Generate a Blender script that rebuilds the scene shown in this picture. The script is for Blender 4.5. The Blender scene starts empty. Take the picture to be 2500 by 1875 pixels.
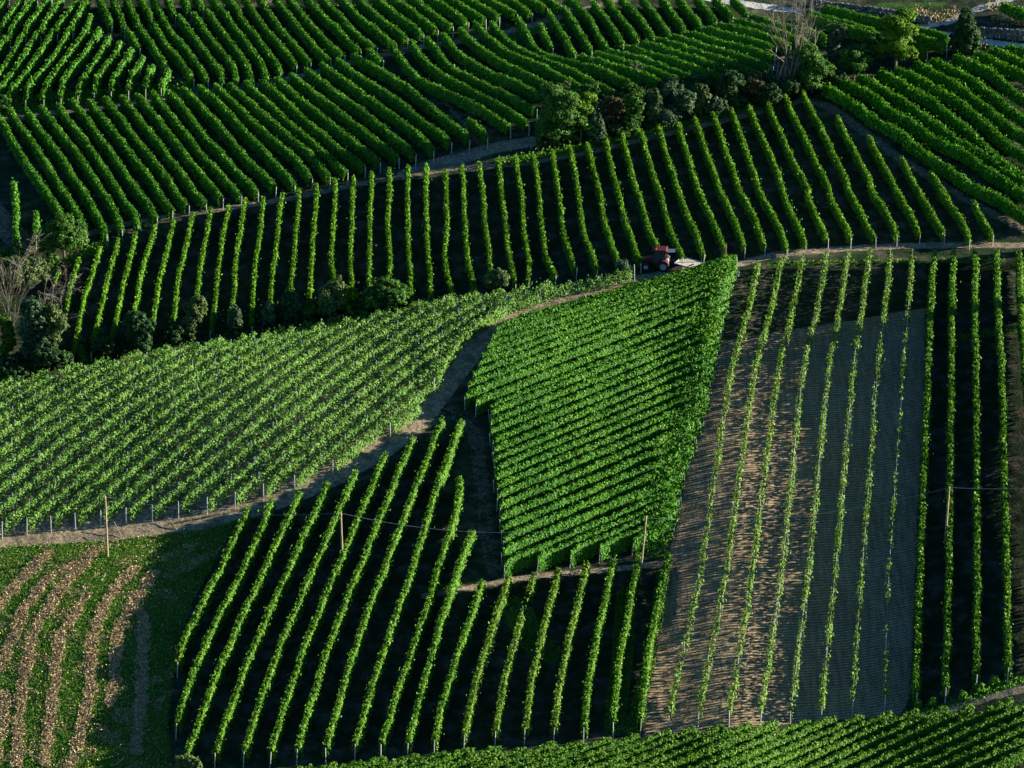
import bpy, bmesh, math, random
import numpy as np
from mathutils import Vector, Matrix
rad = math.radians
# ------------------------------------------------------------------ camera, sky, sun, exposure
SC = bpy.context.scene
COL = SC.collection
CAMZ = 124.0; PITCH = rad(17.0); F = 9000.0; CX, CY = 1250.0, 937.5
cam_d = bpy.data.cameras.new('camera'); cam = bpy.data.objects.new('camera', cam_d); COL.objects.link(cam)
cam.location = (0, 0, CAMZ); cam.rotation_euler = (rad(90) - PITCH, 0, 0)
cam_d.sensor_width = 36.0; cam_d.lens = 36.0 * F / 2500.0; cam_d.clip_end = 6000; cam_d.clip_start = 1.0
SC.camera = cam
SUN_EL, SUN_AZ = rad(15.0), rad(11.0)          # azimuth measured from +X (picture right) towards +Y (away)
SUNV = Vector((math.cos(SUN_EL) * math.cos(SUN_AZ), math.cos(SUN_EL) * math.sin(SUN_AZ), math.sin(SUN_EL)))
sd = bpy.data.lights.new('sun', 'SUN'); sd.energy = 5.0; sd.angle = rad(0.5); sd.color = (1.0, 0.93, 0.76)
so = bpy.data.objects.new('sun', sd); COL.objects.link(so); so.rotation_euler = SUNV.to_track_quat('Z', 'Y').to_euler()
so.location = (300, 400, 200)
W = bpy.data.worlds.new('World'); SC.world = W; W.use_nodes = True
wn = W.node_tree.nodes; wl = W.node_tree.links
sky = wn.new('ShaderNodeTexSky'); sky.sky_type = 'NISHITA'; sky.sun_disc = False
sky.ozone_density = 5.0; sky.dust_density = 0.2; sky.air_density = 1.0; sky.sun_elevation = SUN_EL; sky.sun_rotation = rad(90) - SUN_AZ
hsv = wn.new('ShaderNodeHueSaturation'); hsv.inputs['Saturation'].default_value = 1.15
wl.new(sky.outputs[0], hsv.inputs['Color']); wl.new(hsv.outputs[0], wn['Background'].inputs[0]); wn['Background'].inputs[1].default_value = 0.05
SC.view_settings.view_transform = 'Standard'; SC.view_settings.look = 'None'
SC.view_settings.exposure = 1.65; SC.view_settings.gamma = 1.0
SC.cycles.max_bounces = 5; SC.cycles.diffuse_bounces = 1; SC.cycles.glossy_bounces = 1
SC.cycles.transmission_bounces = 2; SC.cycles.transparent_max_bounces = 4
RS = np.random.RandomState(7); random.seed(7)

# ------------------------------------------------------------------ projection helpers (numpy)
cp, sp = math.cos(PITCH), math.sin(PITCH)
TS = math.tan(rad(15.0)); Y0 = 405.5
def project(x, y, z):
    dz = z - CAMZ
    Z = y * cp - dz * sp; Yc = y * sp + dz * cp
    Z = np.maximum(Z, 20.0)
    return CX + F * x / Z, CY - F * Yc / Z
def interp(pts, u):
    p = np.array(pts, float); return np.interp(u, p[:, 0], p[:, 1])
def sst(x): x = np.clip(x, 0, 1); return x * x * (3 - 2 * x)
CREST = [(-900, 1130), (-300, 1030), (0, 963), (177, 922), (395, 880), (585, 850), (742, 822), (916, 787), (1075, 755), (1264, 732), (1485, 703), (1700, 670)]
DITCH = [(-900, 4.5), (500, 4.2), (800, 3.4), (1050, 2.0), (1250, 1.0), (1450, 0.0), (3000, 0)]
BULGE = [(-900, 2.4), (700, 2.2), (1050, 1.2), (1350, 0.2), (1500, 0), (3000, 0)]
def terrain(x, y):
    x = np.asarray(x, float); y = np.asarray(y, float)
    yb = np.clip(y, 250, 760)
    z = TS * (yb - Y0)
    z = z + np.where(y > 760, (y - 760) * 0.05, 0)
    z = z + np.where(y < 250, (y - 250) * 0.09, 0)
    u, v = project(x, y, TS * (y - Y0))
    ok = ((y > 200) & (y < 900)).astype(float)
    lg = interp(CREST, u); t = v - lg
    D = interp(DITCH, u); B = interp(BULGE, u)
    d = B * np.sin(np.pi * np.clip(t / 380.0, 0, 1))
    tb = -t
    d = d - D * sst(tb / 42.0) * (1 - sst((tb - 60) / 190.0))
    # terrace step under the upper track of the right-hand plot, and under the tall block
    l2 = interp([(1780, 690), (1900, 655), (2050, 642), (2300, 640), (2700, 640)], u)
    k2 = sst((u - 1800) / 150)
    d = d - 0.7 * k2 * sst((v - l2 + 8) / 14.0) * (1 - sst((v - l2 - 30) / 220.0))
    l3 = interp([(1100, 1440), (1230, 1428), (1420, 1405), (1620, 1385)], u)
    k3 = sst((u - 1100) / 100) * (1 - sst((u - 1600) / 60))
    d = d - 0.7 * k3 * sst((v - l3 + 8) / 14.0) * (1 - sst((v - l3 - 30) / 200.0))
    d = d + (2.4 * sst((u - 2050) / 550.0) + .7 * np.exp(-((u - 1790) / 110.0) ** 2)) * sst((v - 640) / 220.0)
    bl = interp([(-60, 252), (60, 248), (200, 232), (330, 222), (450, 212)], u)
    d = d + .9 * np.exp(-((v - bl) / 9.0) ** 2) * (1 - sst((u - 400) / 80))
    n = 0.28 * np.sin(x / 7.3 + 1.3) * np.sin(y / 9.1 + 0.4) + 0.35 * np.sin(x / 17.0 + y / 23.0)
    return z + (d + n) * ok
def unproject(u, v, H=0.0, far=False):
    u = np.atleast_1d(np.asarray(u, float)); v = np.atleast_1d(np.asarray(v, float))
    dx = (u - CX) / F; k = -(v - CY) / F
    dy = cp + k * sp; dz = -sp + k * cp
    t0 = (TS * (-Y0) + H - CAMZ) / (dz - TS * dy)
    offs = np.linspace(-45, 45, 181)
    T = t0[:, None] + offs[None, :]
    g = CAMZ + T * dz[:, None] - H - terrain(T * dx[:, None], T * dy[:, None])
    s = g > 0
    lo = np.zeros(len(u)); hi = np.zeros(len(u))
    for i in range(len(u)):
        c = np.where(s[i, :-1] & ~s[i, 1:])[0]
        if len(c) == 0: lo[i] = hi[i] = t0[i]; continue
        j = c[-1] if far else c[0]
        lo[i] = T[i, j]; hi[i] = T[i, j + 1]
    for _ in range(12):
        m = 0.5 * (lo + hi)
        gm = CAMZ + m * dz - H - terrain(m * dx, m * dy)
        lo = np.where(gm > 0, m, lo); hi = np.where(gm > 0, hi, m)
    m = 0.5 * (lo + hi)
    x, y = m * dx, m * dy
    return np.stack([x, y, terrain(x, y)], 1)
def ground(u, v, far=False): return unproject([u], [v], 0, far)[0]
def scale_at(p): return F / (p[1] * cp - (p[2] - CAMZ) * sp)       # pixels per metre at a point
def smooth_line(pts, n=24):
    p = np.array(pts, float)
    if len(p) < 3:
        return np.stack([np.linspace(p[0, k], p[-1, k], n) for k in range(p.shape[1])], 1)
    q = np.vstack([2 * p[0] - p[1], p, 2 * p[-1] - p[-2]])
    out = []
    m = max(3, n // (len(p) - 1))
    for i in range(1, len(q) - 2):
        t = np.linspace(0, 1, m, endpoint=False)[:, None]
        a, b, c, d = q[i - 1], q[i], q[i + 1], q[i + 2]
        out.append(0.5 * ((2 * b) + (-a + c) * t + (2 * a - 5 * b + 4 * c - d) * t ** 2 + (-a + 3 * b - 3 * c + d) * t ** 3))
    out.append(p[-1:]); return np.vstack(out)
def resample(P, step):
    d = np.r_[0, np.cumsum(np.linalg.norm(np.diff(P, axis=0), axis=1))]
    n = max(2, int(d[-1] / step) + 1); s = np.linspace(0, d[-1], n)
    return np.stack([np.interp(s, d, P[:, k]) for k in range(P.shape[1])], 1), d[-1]

# ------------------------------------------------------------------ materials
def nmat(name):
    m = bpy.data.materials.new(name); m.use_nodes = True
    return m, m.node_tree.nodes, m.node_tree.links, m.node_tree.nodes['Principled BSDF']
def ramp(n, stops):
    r = n.new('ShaderNodeValToRGB'); e = r.color_ramp.elements
    while len(e) > 1: e.remove(e[-1])
    e[0].position = stops[0][0]; e[0].color = (*stops[0][1], 1)
    for p, c in stops[1:]:
        x = e.new(p); x.color = (*c, 1)
    return r
def leaf_mat(name, dark, mid, light, rare=None, transl=0.16, rough=0.6):
    m, n, l, b = nmat(name)
    a = n.new('ShaderNodeAttribute'); a.attribute_name = 'rnd'
    st = [(0.0, dark), (0.5, mid), (0.9, light)]
    if rare: st.append((0.985, rare))
    r = ramp(n, st)
    tc = n.new('ShaderNodeTexCoord'); nz = n.new('ShaderNodeTexNoise'); nz.inputs['Scale'].default_value = 0.35
    nz.inputs['Detail'].default_value = 3
    l.new(tc.outputs['Object'], nz.inputs['Vector'])
    ad = n.new('ShaderNodeMath'); ad.operation = 'MULTIPLY_ADD'; ad.inputs[1].default_value = 0.9; ad.inputs[2].default_value = -0.45
    l.new(nz.outputs['Fac'], ad.inputs[0])
    sm = n.new('ShaderNodeMath'); sm.operation = 'ADD'; sm.use_clamp = True
    l.new(a.outputs['Fac'], sm.inputs[0]); l.new(ad.outputs[0], sm.inputs[1]); l.new(sm.outputs[0], r.inputs[0])
    l.new(r.outputs[0], b.inputs['Base Color'])
    b.inputs['Roughness'].default_value = rough; b.inputs['Specular IOR Level'].default_value = 0.14
    tr = n.new('ShaderNodeBsdfTranslucent')
    hs = n.new('ShaderNodeHueSaturation'); hs.inputs['Hue'].default_value = 0.485; hs.inputs['Value'].default_value = 1.5
    l.new(r.outputs[0], hs.inputs['Color']); l.new(hs.outputs[0], tr.inputs[0])
    mx = n.new('ShaderNodeMixShader'); mx.inputs[0].default_value = transl
    l.new(b.outputs[0], mx.inputs[1]); l.new(tr.outputs[0], mx.inputs[2])
    l.new(mx.outputs[0], n['Material Output'].inputs[0])
    return m
def plain(name, col, rough=0.6, metal=0.0, var=0.15, scale=8.0):
    m, n, l, b = nmat(name)
    nz = n.new('ShaderNodeTexNoise'); nz.inputs['Scale'].default_value = scale; nz.inputs['Detail'].default_value = 4
    tc = n.new('ShaderNodeTexCoord'); l.new(tc.outputs['Object'], nz.inputs['Vector'])
    c0 = tuple(max(0, c * (1 - 2 * var)) for c in col); c1 = tuple(min(1, c * (1 + 2 * var)) for c in col)
    r = ramp(n, [(0.3, c0), (0.7, c1)]); l.new(nz.outputs['Fac'], r.inputs[0]); l.new(r.outputs[0], b.inputs['Base Color'])
    b.inputs['Roughness'].default_value = rough; b.inputs['Metallic'].default_value = metal
    return m
M = {}
M['leaf_mid'] = leaf_mat('vine_leaf_yellow_green', (0.040, 0.119, 0.004), (0.094, 0.243, 0.009), (0.167, 0.363, 0.018), (0.257, 0.306, 0.033))
M['leaf_low'] = leaf_mat('vine_leaf_fresh', (0.034, 0.113, 0.007), (0.085, 0.216, 0.011), (0.154, 0.317, 0.022), (0.267, 0.250, 0.044))
M['leaf_up'] = leaf_mat('vine_leaf_green', (0.021, 0.107, 0.007), (0.060, 0.215, 0.012), (0.130, 0.342, 0.021), (0.214, 0.335, 0.039))
M['leaf_tall'] = leaf_mat('vine_leaf_deep', (0.022, 0.113, 0.005), (0.060, 0.210, 0.009), (0.130, 0.311, 0.017), (0.184, 0.272, 0.026))
M['leaf_young'] = leaf_mat('vine_leaf_young', (0.041, 0.113, 0.013), (0.096, 0.221, 0.026), (0.183, 0.351, 0.055), (0.273, 0.295, 0.088))
M['leaf_shaggy'] = leaf_mat('vine_leaf_shaggy', (0.018, 0.101, 0.003), (0.048, 0.201, 0.007), (0.109, 0.320, 0.014), (0.179, 0.331, 0.023))
M['leaf_sparse'] = leaf_mat('vine_leaf_sparse', (0.043, 0.113, 0.010), (0.103, 0.211, 0.016), (0.185, 0.319, 0.030), (0.273, 0.309, 0.050))
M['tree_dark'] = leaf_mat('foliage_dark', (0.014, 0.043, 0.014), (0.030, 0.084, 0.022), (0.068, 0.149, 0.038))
M['tree_green'] = leaf_mat('foliage_green', (0.016, 0.065, 0.008), (0.049, 0.142, 0.016), (0.121, 0.250, 0.034))
M['tree_grey'] = leaf_mat('foliage_grey_green', (0.019, 0.049, 0.020), (0.059, 0.116, 0.049), (0.149, 0.230, 0.108))
M['tree_lime'] = leaf_mat('foliage_lime', (.030, .100, .004), (.085, .200, .008), (.170, .300, .016))
M['tree_olive'] = leaf_mat('foliage_olive', (0.041, 0.074, 0.019), (0.095, 0.155, 0.041), (0.203, 0.270, 0.081))
M['tree_brown'] = leaf_mat('foliage_rusty', (.045, .050, .015), (.110, .100, .035), (.200, .140, .060))
M['ivy'] = leaf_mat('foliage_ivy', (.030, .070, .008), (.070, .140, .012), (.120, .200, .020))
M['bark'] = plain('bark', (.13, .10, .075), .9, scale=4); M['bark_dead'] = plain('bark_bleached', (.16, .14, .10), .9, scale=5)
M['post_grey'] = plain('concrete_post', (.40, .40, .37), .8, scale=3)
M['post_metal'] = plain('galvanised_post', (.42, .46, .52), .4, 0.3, scale=3)
M['pole_wood'] = plain('pole_timber', (.36, .26, .15), .85, scale=2)
M['wire'] = plain('wire_grey', (.42, .43, .45), .5, 0.2)
M['straw'] = leaf_mat('straw', (.26, .18, .08), (.54, .40, .20), (.76, .62, .36), (.22, .08, .03), .1, .8)
M['grass'] = leaf_mat('grass_blades', (.045, .150, .012), (.090, .260, .022), (.150, .350, .034), (.25, .26, .07), .35)
M['dry_grass'] = leaf_mat('dry_grass_blades', (.12, .11, .05), (.30, .25, .12), (.50, .42, .22), None, .25, .8)
M['red'] = plain('tractor_red', (.11, .012, .011), .5, var=.12); M['black'] = plain('rubber', (.012, .012, .013), .8)
M['rim'] = plain('rim_grey', (.50, .51, .50), .45); M['glass'] = plain('cab_glass', (.04, .075, .08), .08, var=.1)
M['darkmetal'] = plain('dark_iron', (.035, .037, .04), .5, .4); M['blue'] = plain('blue_frame', (.05, .09, .30), .5)
M['planks'] = plain('bed_boards', (.52, .45, .34), .8, scale=3); M['rust'] = plain('rusty_iron', (.22, .07, .04), .85)
M['stone'] = plain('limestone_shade_tone', (.10, .105, .11), .9, scale=1.2, var=.22); M['orange'] = plain('beacon_orange', (.8, .28, .02), .3)  # stone toned dark and bluish: the walls' shade is put into the colour
M['white'] = plain('white_paint', (.72, .72, .68), .6)

def ground_material():
    m, n, l, b = nmat('ground_cover')
    b.inputs['Roughness'].default_value = 0.95; b.inputs['Specular IOR Level'].default_value = 0.1
    tc = n.new('ShaderNodeTexCoord'); P = tc.outputs['Object']
    def noise(sc, det=5, vec=P, rough=.6):
        z = n.new('ShaderNodeTexNoise'); z.inputs['Scale'].default_value = sc; z.inputs['Detail'].default_value = det
        z.inputs['Roughness'].default_value = rough; l.new(vec, z.inputs['Vector']); return z.outputs['Fac']
    def mapped(scale, rot=0):
        mp = n.new('ShaderNodeMapping'); mp.inputs['Scale'].default_value = scale; mp.inputs['Rotation'].default_value = (0, 0, rot)
        l.new(P, mp.inputs['Vector']); return mp.outputs[0]
    def attr(nm): a = n.new('ShaderNodeAttribute'); a.attribute_name = nm; return a.outputs['Fac']
    def math_(op, a, c, clamp=False):
        k = n.new('ShaderNodeMath'); k.operation = op; k.use_clamp = clamp
        for i, q in enumerate((a, c)):
            if isinstance(q, (int, float)): k.inputs[i].default_value = q
            else: l.new(q, k.inputs[i])
        return k.outputs[0]
    def mix(f, a, c):
        k = n.new('ShaderNodeMix'); k.data_type = 'RGBA'; l.new(f, k.inputs[0]); l.new(a, k.inputs[6]); l.new(c, k.inputs[7]); return k.outputs[2]
    def rampo(src, stops): r = ramp(n, stops); l.new(src, r.inputs[0]); return r.outputs[0]
    fine = noise(3.2, 6); mid_ = noise(.55, 5); clod = noise(1.0, 4, mapped((.55, 6.5, 1)), .6); streak = noise(1.0, 5, mapped((1.3, .22, 1), rad(-14)), .6)
    def edge(w):       # turn a soft mask into a ragged edge
        s = math_('ADD', w, math_('MULTIPLY', math_('SUBTRACT', fine, .5), .5)); s = math_('ADD', s, math_('MULTIPLY', math_('SUBTRACT', mid_, .5), .35))
        return math_('MULTIPLY', math_('SUBTRACT', s, .38), 4.2, True)
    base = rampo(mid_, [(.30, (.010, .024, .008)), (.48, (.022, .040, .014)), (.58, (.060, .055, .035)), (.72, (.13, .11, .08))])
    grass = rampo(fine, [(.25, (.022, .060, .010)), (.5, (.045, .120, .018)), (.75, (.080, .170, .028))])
    track = rampo(fine, [(.3, (.11, .085, .05)), (.5, (.27, .205, .13)), (.68, (.46, .37, .25))])
    track = mix(math_('MULTIPLY', math_('SUBTRACT', mid_, .50), 5, True), track, base)
    rut = noise(1.0, 3, mapped((2.4, .05, 1), rad(-10)), .5)
    wv = n.new('ShaderNodeTexWave'); wv.wave_type = 'BANDS'; wv.bands_direction = 'Y'; wv.inputs['Scale'].default_value = .72; wv.inputs['Distortion'].default_value = 2.2
    wv.inputs['Detail'].default_value = 3; wv.inputs['Detail Scale'].default_value = 1.6; l.new(mapped((1, 1, 1), rad(-7)), wv.inputs['Vector'])
    ridge = math_('ADD', math_('MULTIPLY', wv.outputs['Fac'], .34), .33)
    soil = rampo(math_('ADD', math_('ADD', math_('MULTIPLY', ridge, .45), math_('MULTIPLY', fine, .30)), math_('MULTIPLY', rut, .25)), [(.36, (.10, .070, .040)), (.50, (.24, .175, .10)), (.64, (.50, .38, .23))])
    hay = rampo(mid_, [(.35, (.035, .110, .014)), (.52, (.055, .150, .020)), (.60, (.15, .13, .06)), (.70, (.30, .23, .13))])
    gravel = rampo(fine, [(.3, (.40, .38, .34)), (.7, (.66, .63, .58))])
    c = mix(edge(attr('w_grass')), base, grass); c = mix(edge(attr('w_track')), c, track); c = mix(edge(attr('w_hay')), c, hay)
    c = mix(edge(attr('w_soil')), c, soil); c = mix(edge(attr('w_gravel')), c, gravel)
    l.new(c, b.inputs['Base Color'])
    bp = n.new('ShaderNodeBump'); bp.inputs['Strength'].default_value = .9; bp.inputs['Distance'].default_value = .10
    hsum = math_('ADD', math_('MULTIPLY', ridge, math_('MULTIPLY', attr('w_soil'), 2.0)), math_('MULTIPLY', fine, .8)); l.new(hsum, bp.inputs['Height'])
    l.new(bp.outputs[0], b.inputs['Normal'])
    return m
M['ground'] = ground_material()

# ------------------------------------------------------------------ mesh / object helpers
def np_mesh(name, V, Q, rnd=None, mat=None, smooth=False):
    me = bpy.data.meshes.new(name); V = np.ascontiguousarray(V, np.float32); Q = np.ascontiguousarray(Q, np.int32)
    me.vertices.add(len(V)); me.vertices.foreach_set('co', V.ravel())
    me.loops.add(Q.size); me.loops.foreach_set('vertex_index', Q.ravel())
    me.polygons.add(len(Q)); me.polygons.foreach_set('loop_start', np.arange(0, Q.size, Q.shape[1], dtype=np.int32))
    if rnd is not None:
        a = me.attributes.new('rnd', 'FLOAT', 'FACE'); a.data.foreach_set('value', np.ascontiguousarray(rnd, np.float32))
    if mat: me.materials.append(mat)
    me.update(calc_edges=True)
    if smooth: me.polygons.foreach_set('use_smooth', np.ones(len(Q), bool))
    return me
def link(name, me, parent=None, loc=None):
    o = bpy.data.objects.new(name, me); COL.objects.link(o)
    if parent: o.parent = parent
    if loc is not None: o.location = loc
    return o
def tag(o, label=None, cat=None, group=None, kind=None):
    if label: o['label'] = label
    if cat: o['category'] = cat
    if group: o['group'] = group
    if kind: o['kind'] = kind
    return o
def thing(name, loc, label, cat, group=None, rz=0):
    o = bpy.data.objects.new(name, None); o.empty_display_size = .3; COL.objects.link(o)
    o.location = [float(c) for c in loc]; o.rotation_euler = (0, 0, rz)
    return tag(o, label, cat, group)
class MB:
    def __init__(s): s.bm = bmesh.new()
    def box(s, c, d, rot=None, bevel=0.0):
        r = bmesh.ops.create_cube(s.bm, size=1.0); vs = r['verts']
        bmesh.ops.scale(s.bm, vec=d, verts=vs)
        if bevel: 
            es = list({e for v in vs for e in v.link_edges}); r2 = bmesh.ops.bevel(s.bm, geom=es, offset=bevel, segments=2, affect='EDGES'); vs = list({v for f in r2['faces'] for v in f.verts} | {v for v in vs if v.is_valid})
        if rot: bmesh.ops.rotate(s.bm, cent=(0, 0, 0), matrix=rot, verts=vs)
        bmesh.ops.translate(s.bm, vec=c, verts=vs); return s
    def tube(s, a, b, r0, r1=None, seg=8):
        a = Vector(a); b = Vector(b); r1 = r0 if r1 is None else r1; d = b - a
        if d.length < 1e-5: return s
        m = Matrix.Translation((a + b) / 2) @ d.to_track_quat('Z', 'Y').to_matrix().to_4x4()
        bmesh.ops.create_cone(s.bm, cap_ends=True, segments=seg, radius1=r0, radius2=r1, depth=d.length, matrix=m); return s
    def path(s, pts, r0, r1=None, seg=6):
        r1 = r0 if r1 is None else r1; n = len(pts) - 1
        for i in range(n):
            s.tube(pts[i], pts[i + 1], r0 + (r1 - r0) * i / n, r0 + (r1 - r0) * (i + 1) / n, seg)
        return s
    def prism(s, pts, y0, y1):
        a = [s.bm.verts.new((x, y0, z)) for x, z in pts]; b = [s.bm.verts.new((x, y1, z)) for x, z in pts]
        s.bm.faces.new(a); s.bm.faces.new(b[::-1]); n = len(pts)
        for i in range(n): s.bm.faces.new((a[i], b[i], b[(i + 1) % n], a[(i + 1) % n]))
        return s
    def lathe(s, prof, c, seg=28):      # profile (r, y) spun about the y axis through c
        rings = []
        for r, y in prof:
            rings.append([s.bm.verts.new((c[0] + r * math.cos(2 * math.pi * k / seg), c[1] + y, c[2] + r * math.sin(2 * math.pi * k / seg))) for k in range(seg)])
        for i in range(len(rings) - 1):
            for k in range(seg):
                s.bm.faces.new((rings[i][k], rings[i][(k + 1) % seg], rings[i + 1][(k + 1) % seg], rings[i + 1][k]))
        return s
    def mesh(s, name, mat):
        bmesh.ops.recalc_face_normals(s.bm, faces=s.bm.faces[:]); me = bpy.data.meshes.new(name); s.bm.to_mesh(me); s.bm.free()
        me.materials.append(mat); return me
    def obj(s, name, mat, parent=None): return link(name, s.mesh(name, mat), parent)
ONES = ['', 'first', 'second', 'third', 'fourth', 'fifth', 'sixth', 'seventh', 'eighth', 'ninth', 'tenth', 'eleventh', 'twelfth', 'thirteenth', 'fourteenth',
        'fifteenth', 'sixteenth', 'seventeenth', 'eighteenth', 'nineteenth']
def ordn(i):
    if i < 20: return ONES[i]
    t = {2: 'twent', 3: 'thirt', 4: 'fort', 5: 'fift'}[i // 10]
    return t + 'ieth' if i % 10 == 0 else t + 'y-' + ONES[i % 10]

# ------------------------------------------------------------------ terrain, cut into the pieces the photo shows
def polydist(u, v, pts):        # distance in horizontal pixels, depth foreshortening undone
    best = np.full(u.shape, 1e9); A = np.array(pts, float)
    for i in range(len(A) - 1):
        ax, ay = A[i]; bx, by = A[i + 1]; ay2, by2, vv = ay / .53, by / .53, v / .53
        dx, dy = bx - ax, by2 - ay2; t = np.clip(((u - ax) * dx + (vv - ay2) * dy) / (dx * dx + dy * dy), 0, 1)
        best = np.minimum(best, np.hypot(u - ax - t * dx, vv - ay2 - t * dy))
    return best
def inside(u, v, pts):
    r = np.zeros(u.shape, bool); n = len(pts)
    for i in range(n):
        x1, y1 = pts[i]; x2, y2 = pts[(i + 1) % n]
        if y1 == y2: continue
        c = ((y1 > v) != (y2 > v)) & (u < (x2 - x1) * (v - y1) / (y2 - y1) + x1); r ^= c
    return r
def soft(u, v, poly, w):
    d = polydist(u, v, poly + [poly[0]]); i = inside(u, v, poly)
    return np.clip(.5 + np.where(i, d, -d) / (2 * w), 0, 1)
TRACKS = [   # polyline, half width in px
    ([(-60, 300), (100, 283), (250, 262), (450, 236), (560, 216), (640, 205), (760, 180), (930, 135), (1000, 118), (1130, 100), (1250, 75), (1370, 40), (1480, 8), (1560, -20)], 13),
    ([(240, 88), (330, 82), (480, 48), (560, 28), (660, 2)], 8),
    ([(-40, 640), (60, 612), (150, 592), (215, 570), (300, 548), (420, 526), (560, 508), (700, 486), (845, 456), (1000, 428), (1120, 408), (1250, 402), (1400, 380), (1550, 345), (1700, 310), (1860, 272), (1960, 245)], 12),
    ([(990, 428), (1060, 400), (1130, 385), (1200, 362), (1300, 345)], 26),
    ([(1960, 240), (2030, 262), (2120, 330), (2200, 390), (2300, 450), (2420, 520), (2560, 590)], 18),
    ([(1400, 716), (1500, 688), (1600, 672), (1700, 655), (1800, 645), (1900, 620), (2050, 608), (2200, 600), (2400, 598), (2600, 600)], 15),
    ([(1225, 800), (1150, 870), (1090, 950), (1020, 1040), (930, 1110), (800, 1180), (700, 1222), (580, 1262), (450, 1290), (300, 1308), (120, 1322), (-60, 1335)], 24),
    ([(1010, 1060), (1100, 1000), (1160, 1060), (1180, 1200), (1190, 1330), (1210, 1400)], 24),
    ([(1040, 1455), (1200, 1425), (1320, 1405), (1420, 1398), (1540, 1385), (1640, 1372)], 14),
    ([(700, 1905), (1000, 1862), (1300, 1838), (1600, 1818), (1900, 1790), (2200, 1760), (2330, 1730), (2420, 1700), (2560, 1670)], 16),
    ([(1000, 170), (1030, 200), (1080, 240), (1130, 300), (1170, 350)], 12),
    ([(-60, 470), (20, 560), (60, 600)], 40)]
ROAD = ([(1640, -30), (1720, -6), (1820, 10), (1975, 30), (2180, 62), (2390, 100), (2520, 116), (2700, 140)], 13)
ROAD2 = ([(2230, 68), (2310, 55), (2380, 25), (2460, 0), (2520, -30)], 14)
SOIL = [(1745, 835), (1800, 826), (1990, 795), (2085, 782), (2180, 763), (2259, 752), (2255, 1000), (2238, 1300), (2222, 1700), (2200, 1745), (1900, 1770), (1570, 1805), (1575, 1700), (1640, 1330), (1700, 1050)]
YOUNG = [(-700, 1330), (0, 1322), (310, 1300), (640, 1235), (820, 1175), (960, 1080), (1060, 985), (1130, 870), (1240, 795), (1540, 700), (1485, 690), (1264, 715), (916, 770), (585, 835), (177, 910), (-100, 970), (-700, 1000)]
HAY = [(-700, 1345), (0, 1338), (300, 1318), (480, 1295), (580, 1270), (560, 1310), (470, 1470), (430, 1600), (410, 1760), (430, 1950), (-700, 1990)]
GRASS = [([(-60, 270), (60, 262), (200, 240), (330, 232), (450, 222)], 26), ([(60, 700), (140, 650), (250, 600)], 18),
         ([(1220, 398), (1400, 365), (1550, 335), (1720, 290), (1900, 255)], 12), ([(1880, 645), (2100, 640), (2450, 636)], 7),
         ([(1640, 1000), (1690, 900), (1620, 1150), (1600, 1350)], 26), ([(1530, 1450), (1520, 1600), (1500, 1780)], 26), ([(1620, 1400), (1590, 1600), (1540, 1790)], 16),
         ([(2230, 1750), (2350, 1715), (2480, 1660)], 22), ([(1180, 120), (1300, 75), (1400, 60)], 18), ([(1250, 1480), (1330, 1600)], 40), ([(2150, 12), (2300, 10)], 10),
         ([(1040, 1440), (1120, 1432)], 10), ([(2330, 825), (2440, 812), (2540, 790)], 14)]
STRAWROWS = [[(-20, 1500), (40, 1430), (90, 1380), (120, 1355)], [(-10, 1650), (30, 1560), (60, 1490), (110, 1420), (200, 1370), (240, 1345)],
             [(40, 1870), (45, 1760), (60, 1650), (75, 1560), (110, 1500), (170, 1410), (230, 1360)], [(110, 1870), (120, 1760), (140, 1640), (140, 1560), (185, 1500), (205, 1460)],
             [(170, 1880), (200, 1790), (215, 1700), (225, 1620), (225, 1560), (250, 1490), (290, 1430), (330, 1390)], [(268, 1720), (285, 1600), (290, 1540), (310, 1500), (340, 1450), (375, 1400)],
             [(-20, 1860), (10, 1780), (10, 1700)], [(350, 1500), (350, 1600), (335, 1840)]]
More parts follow.
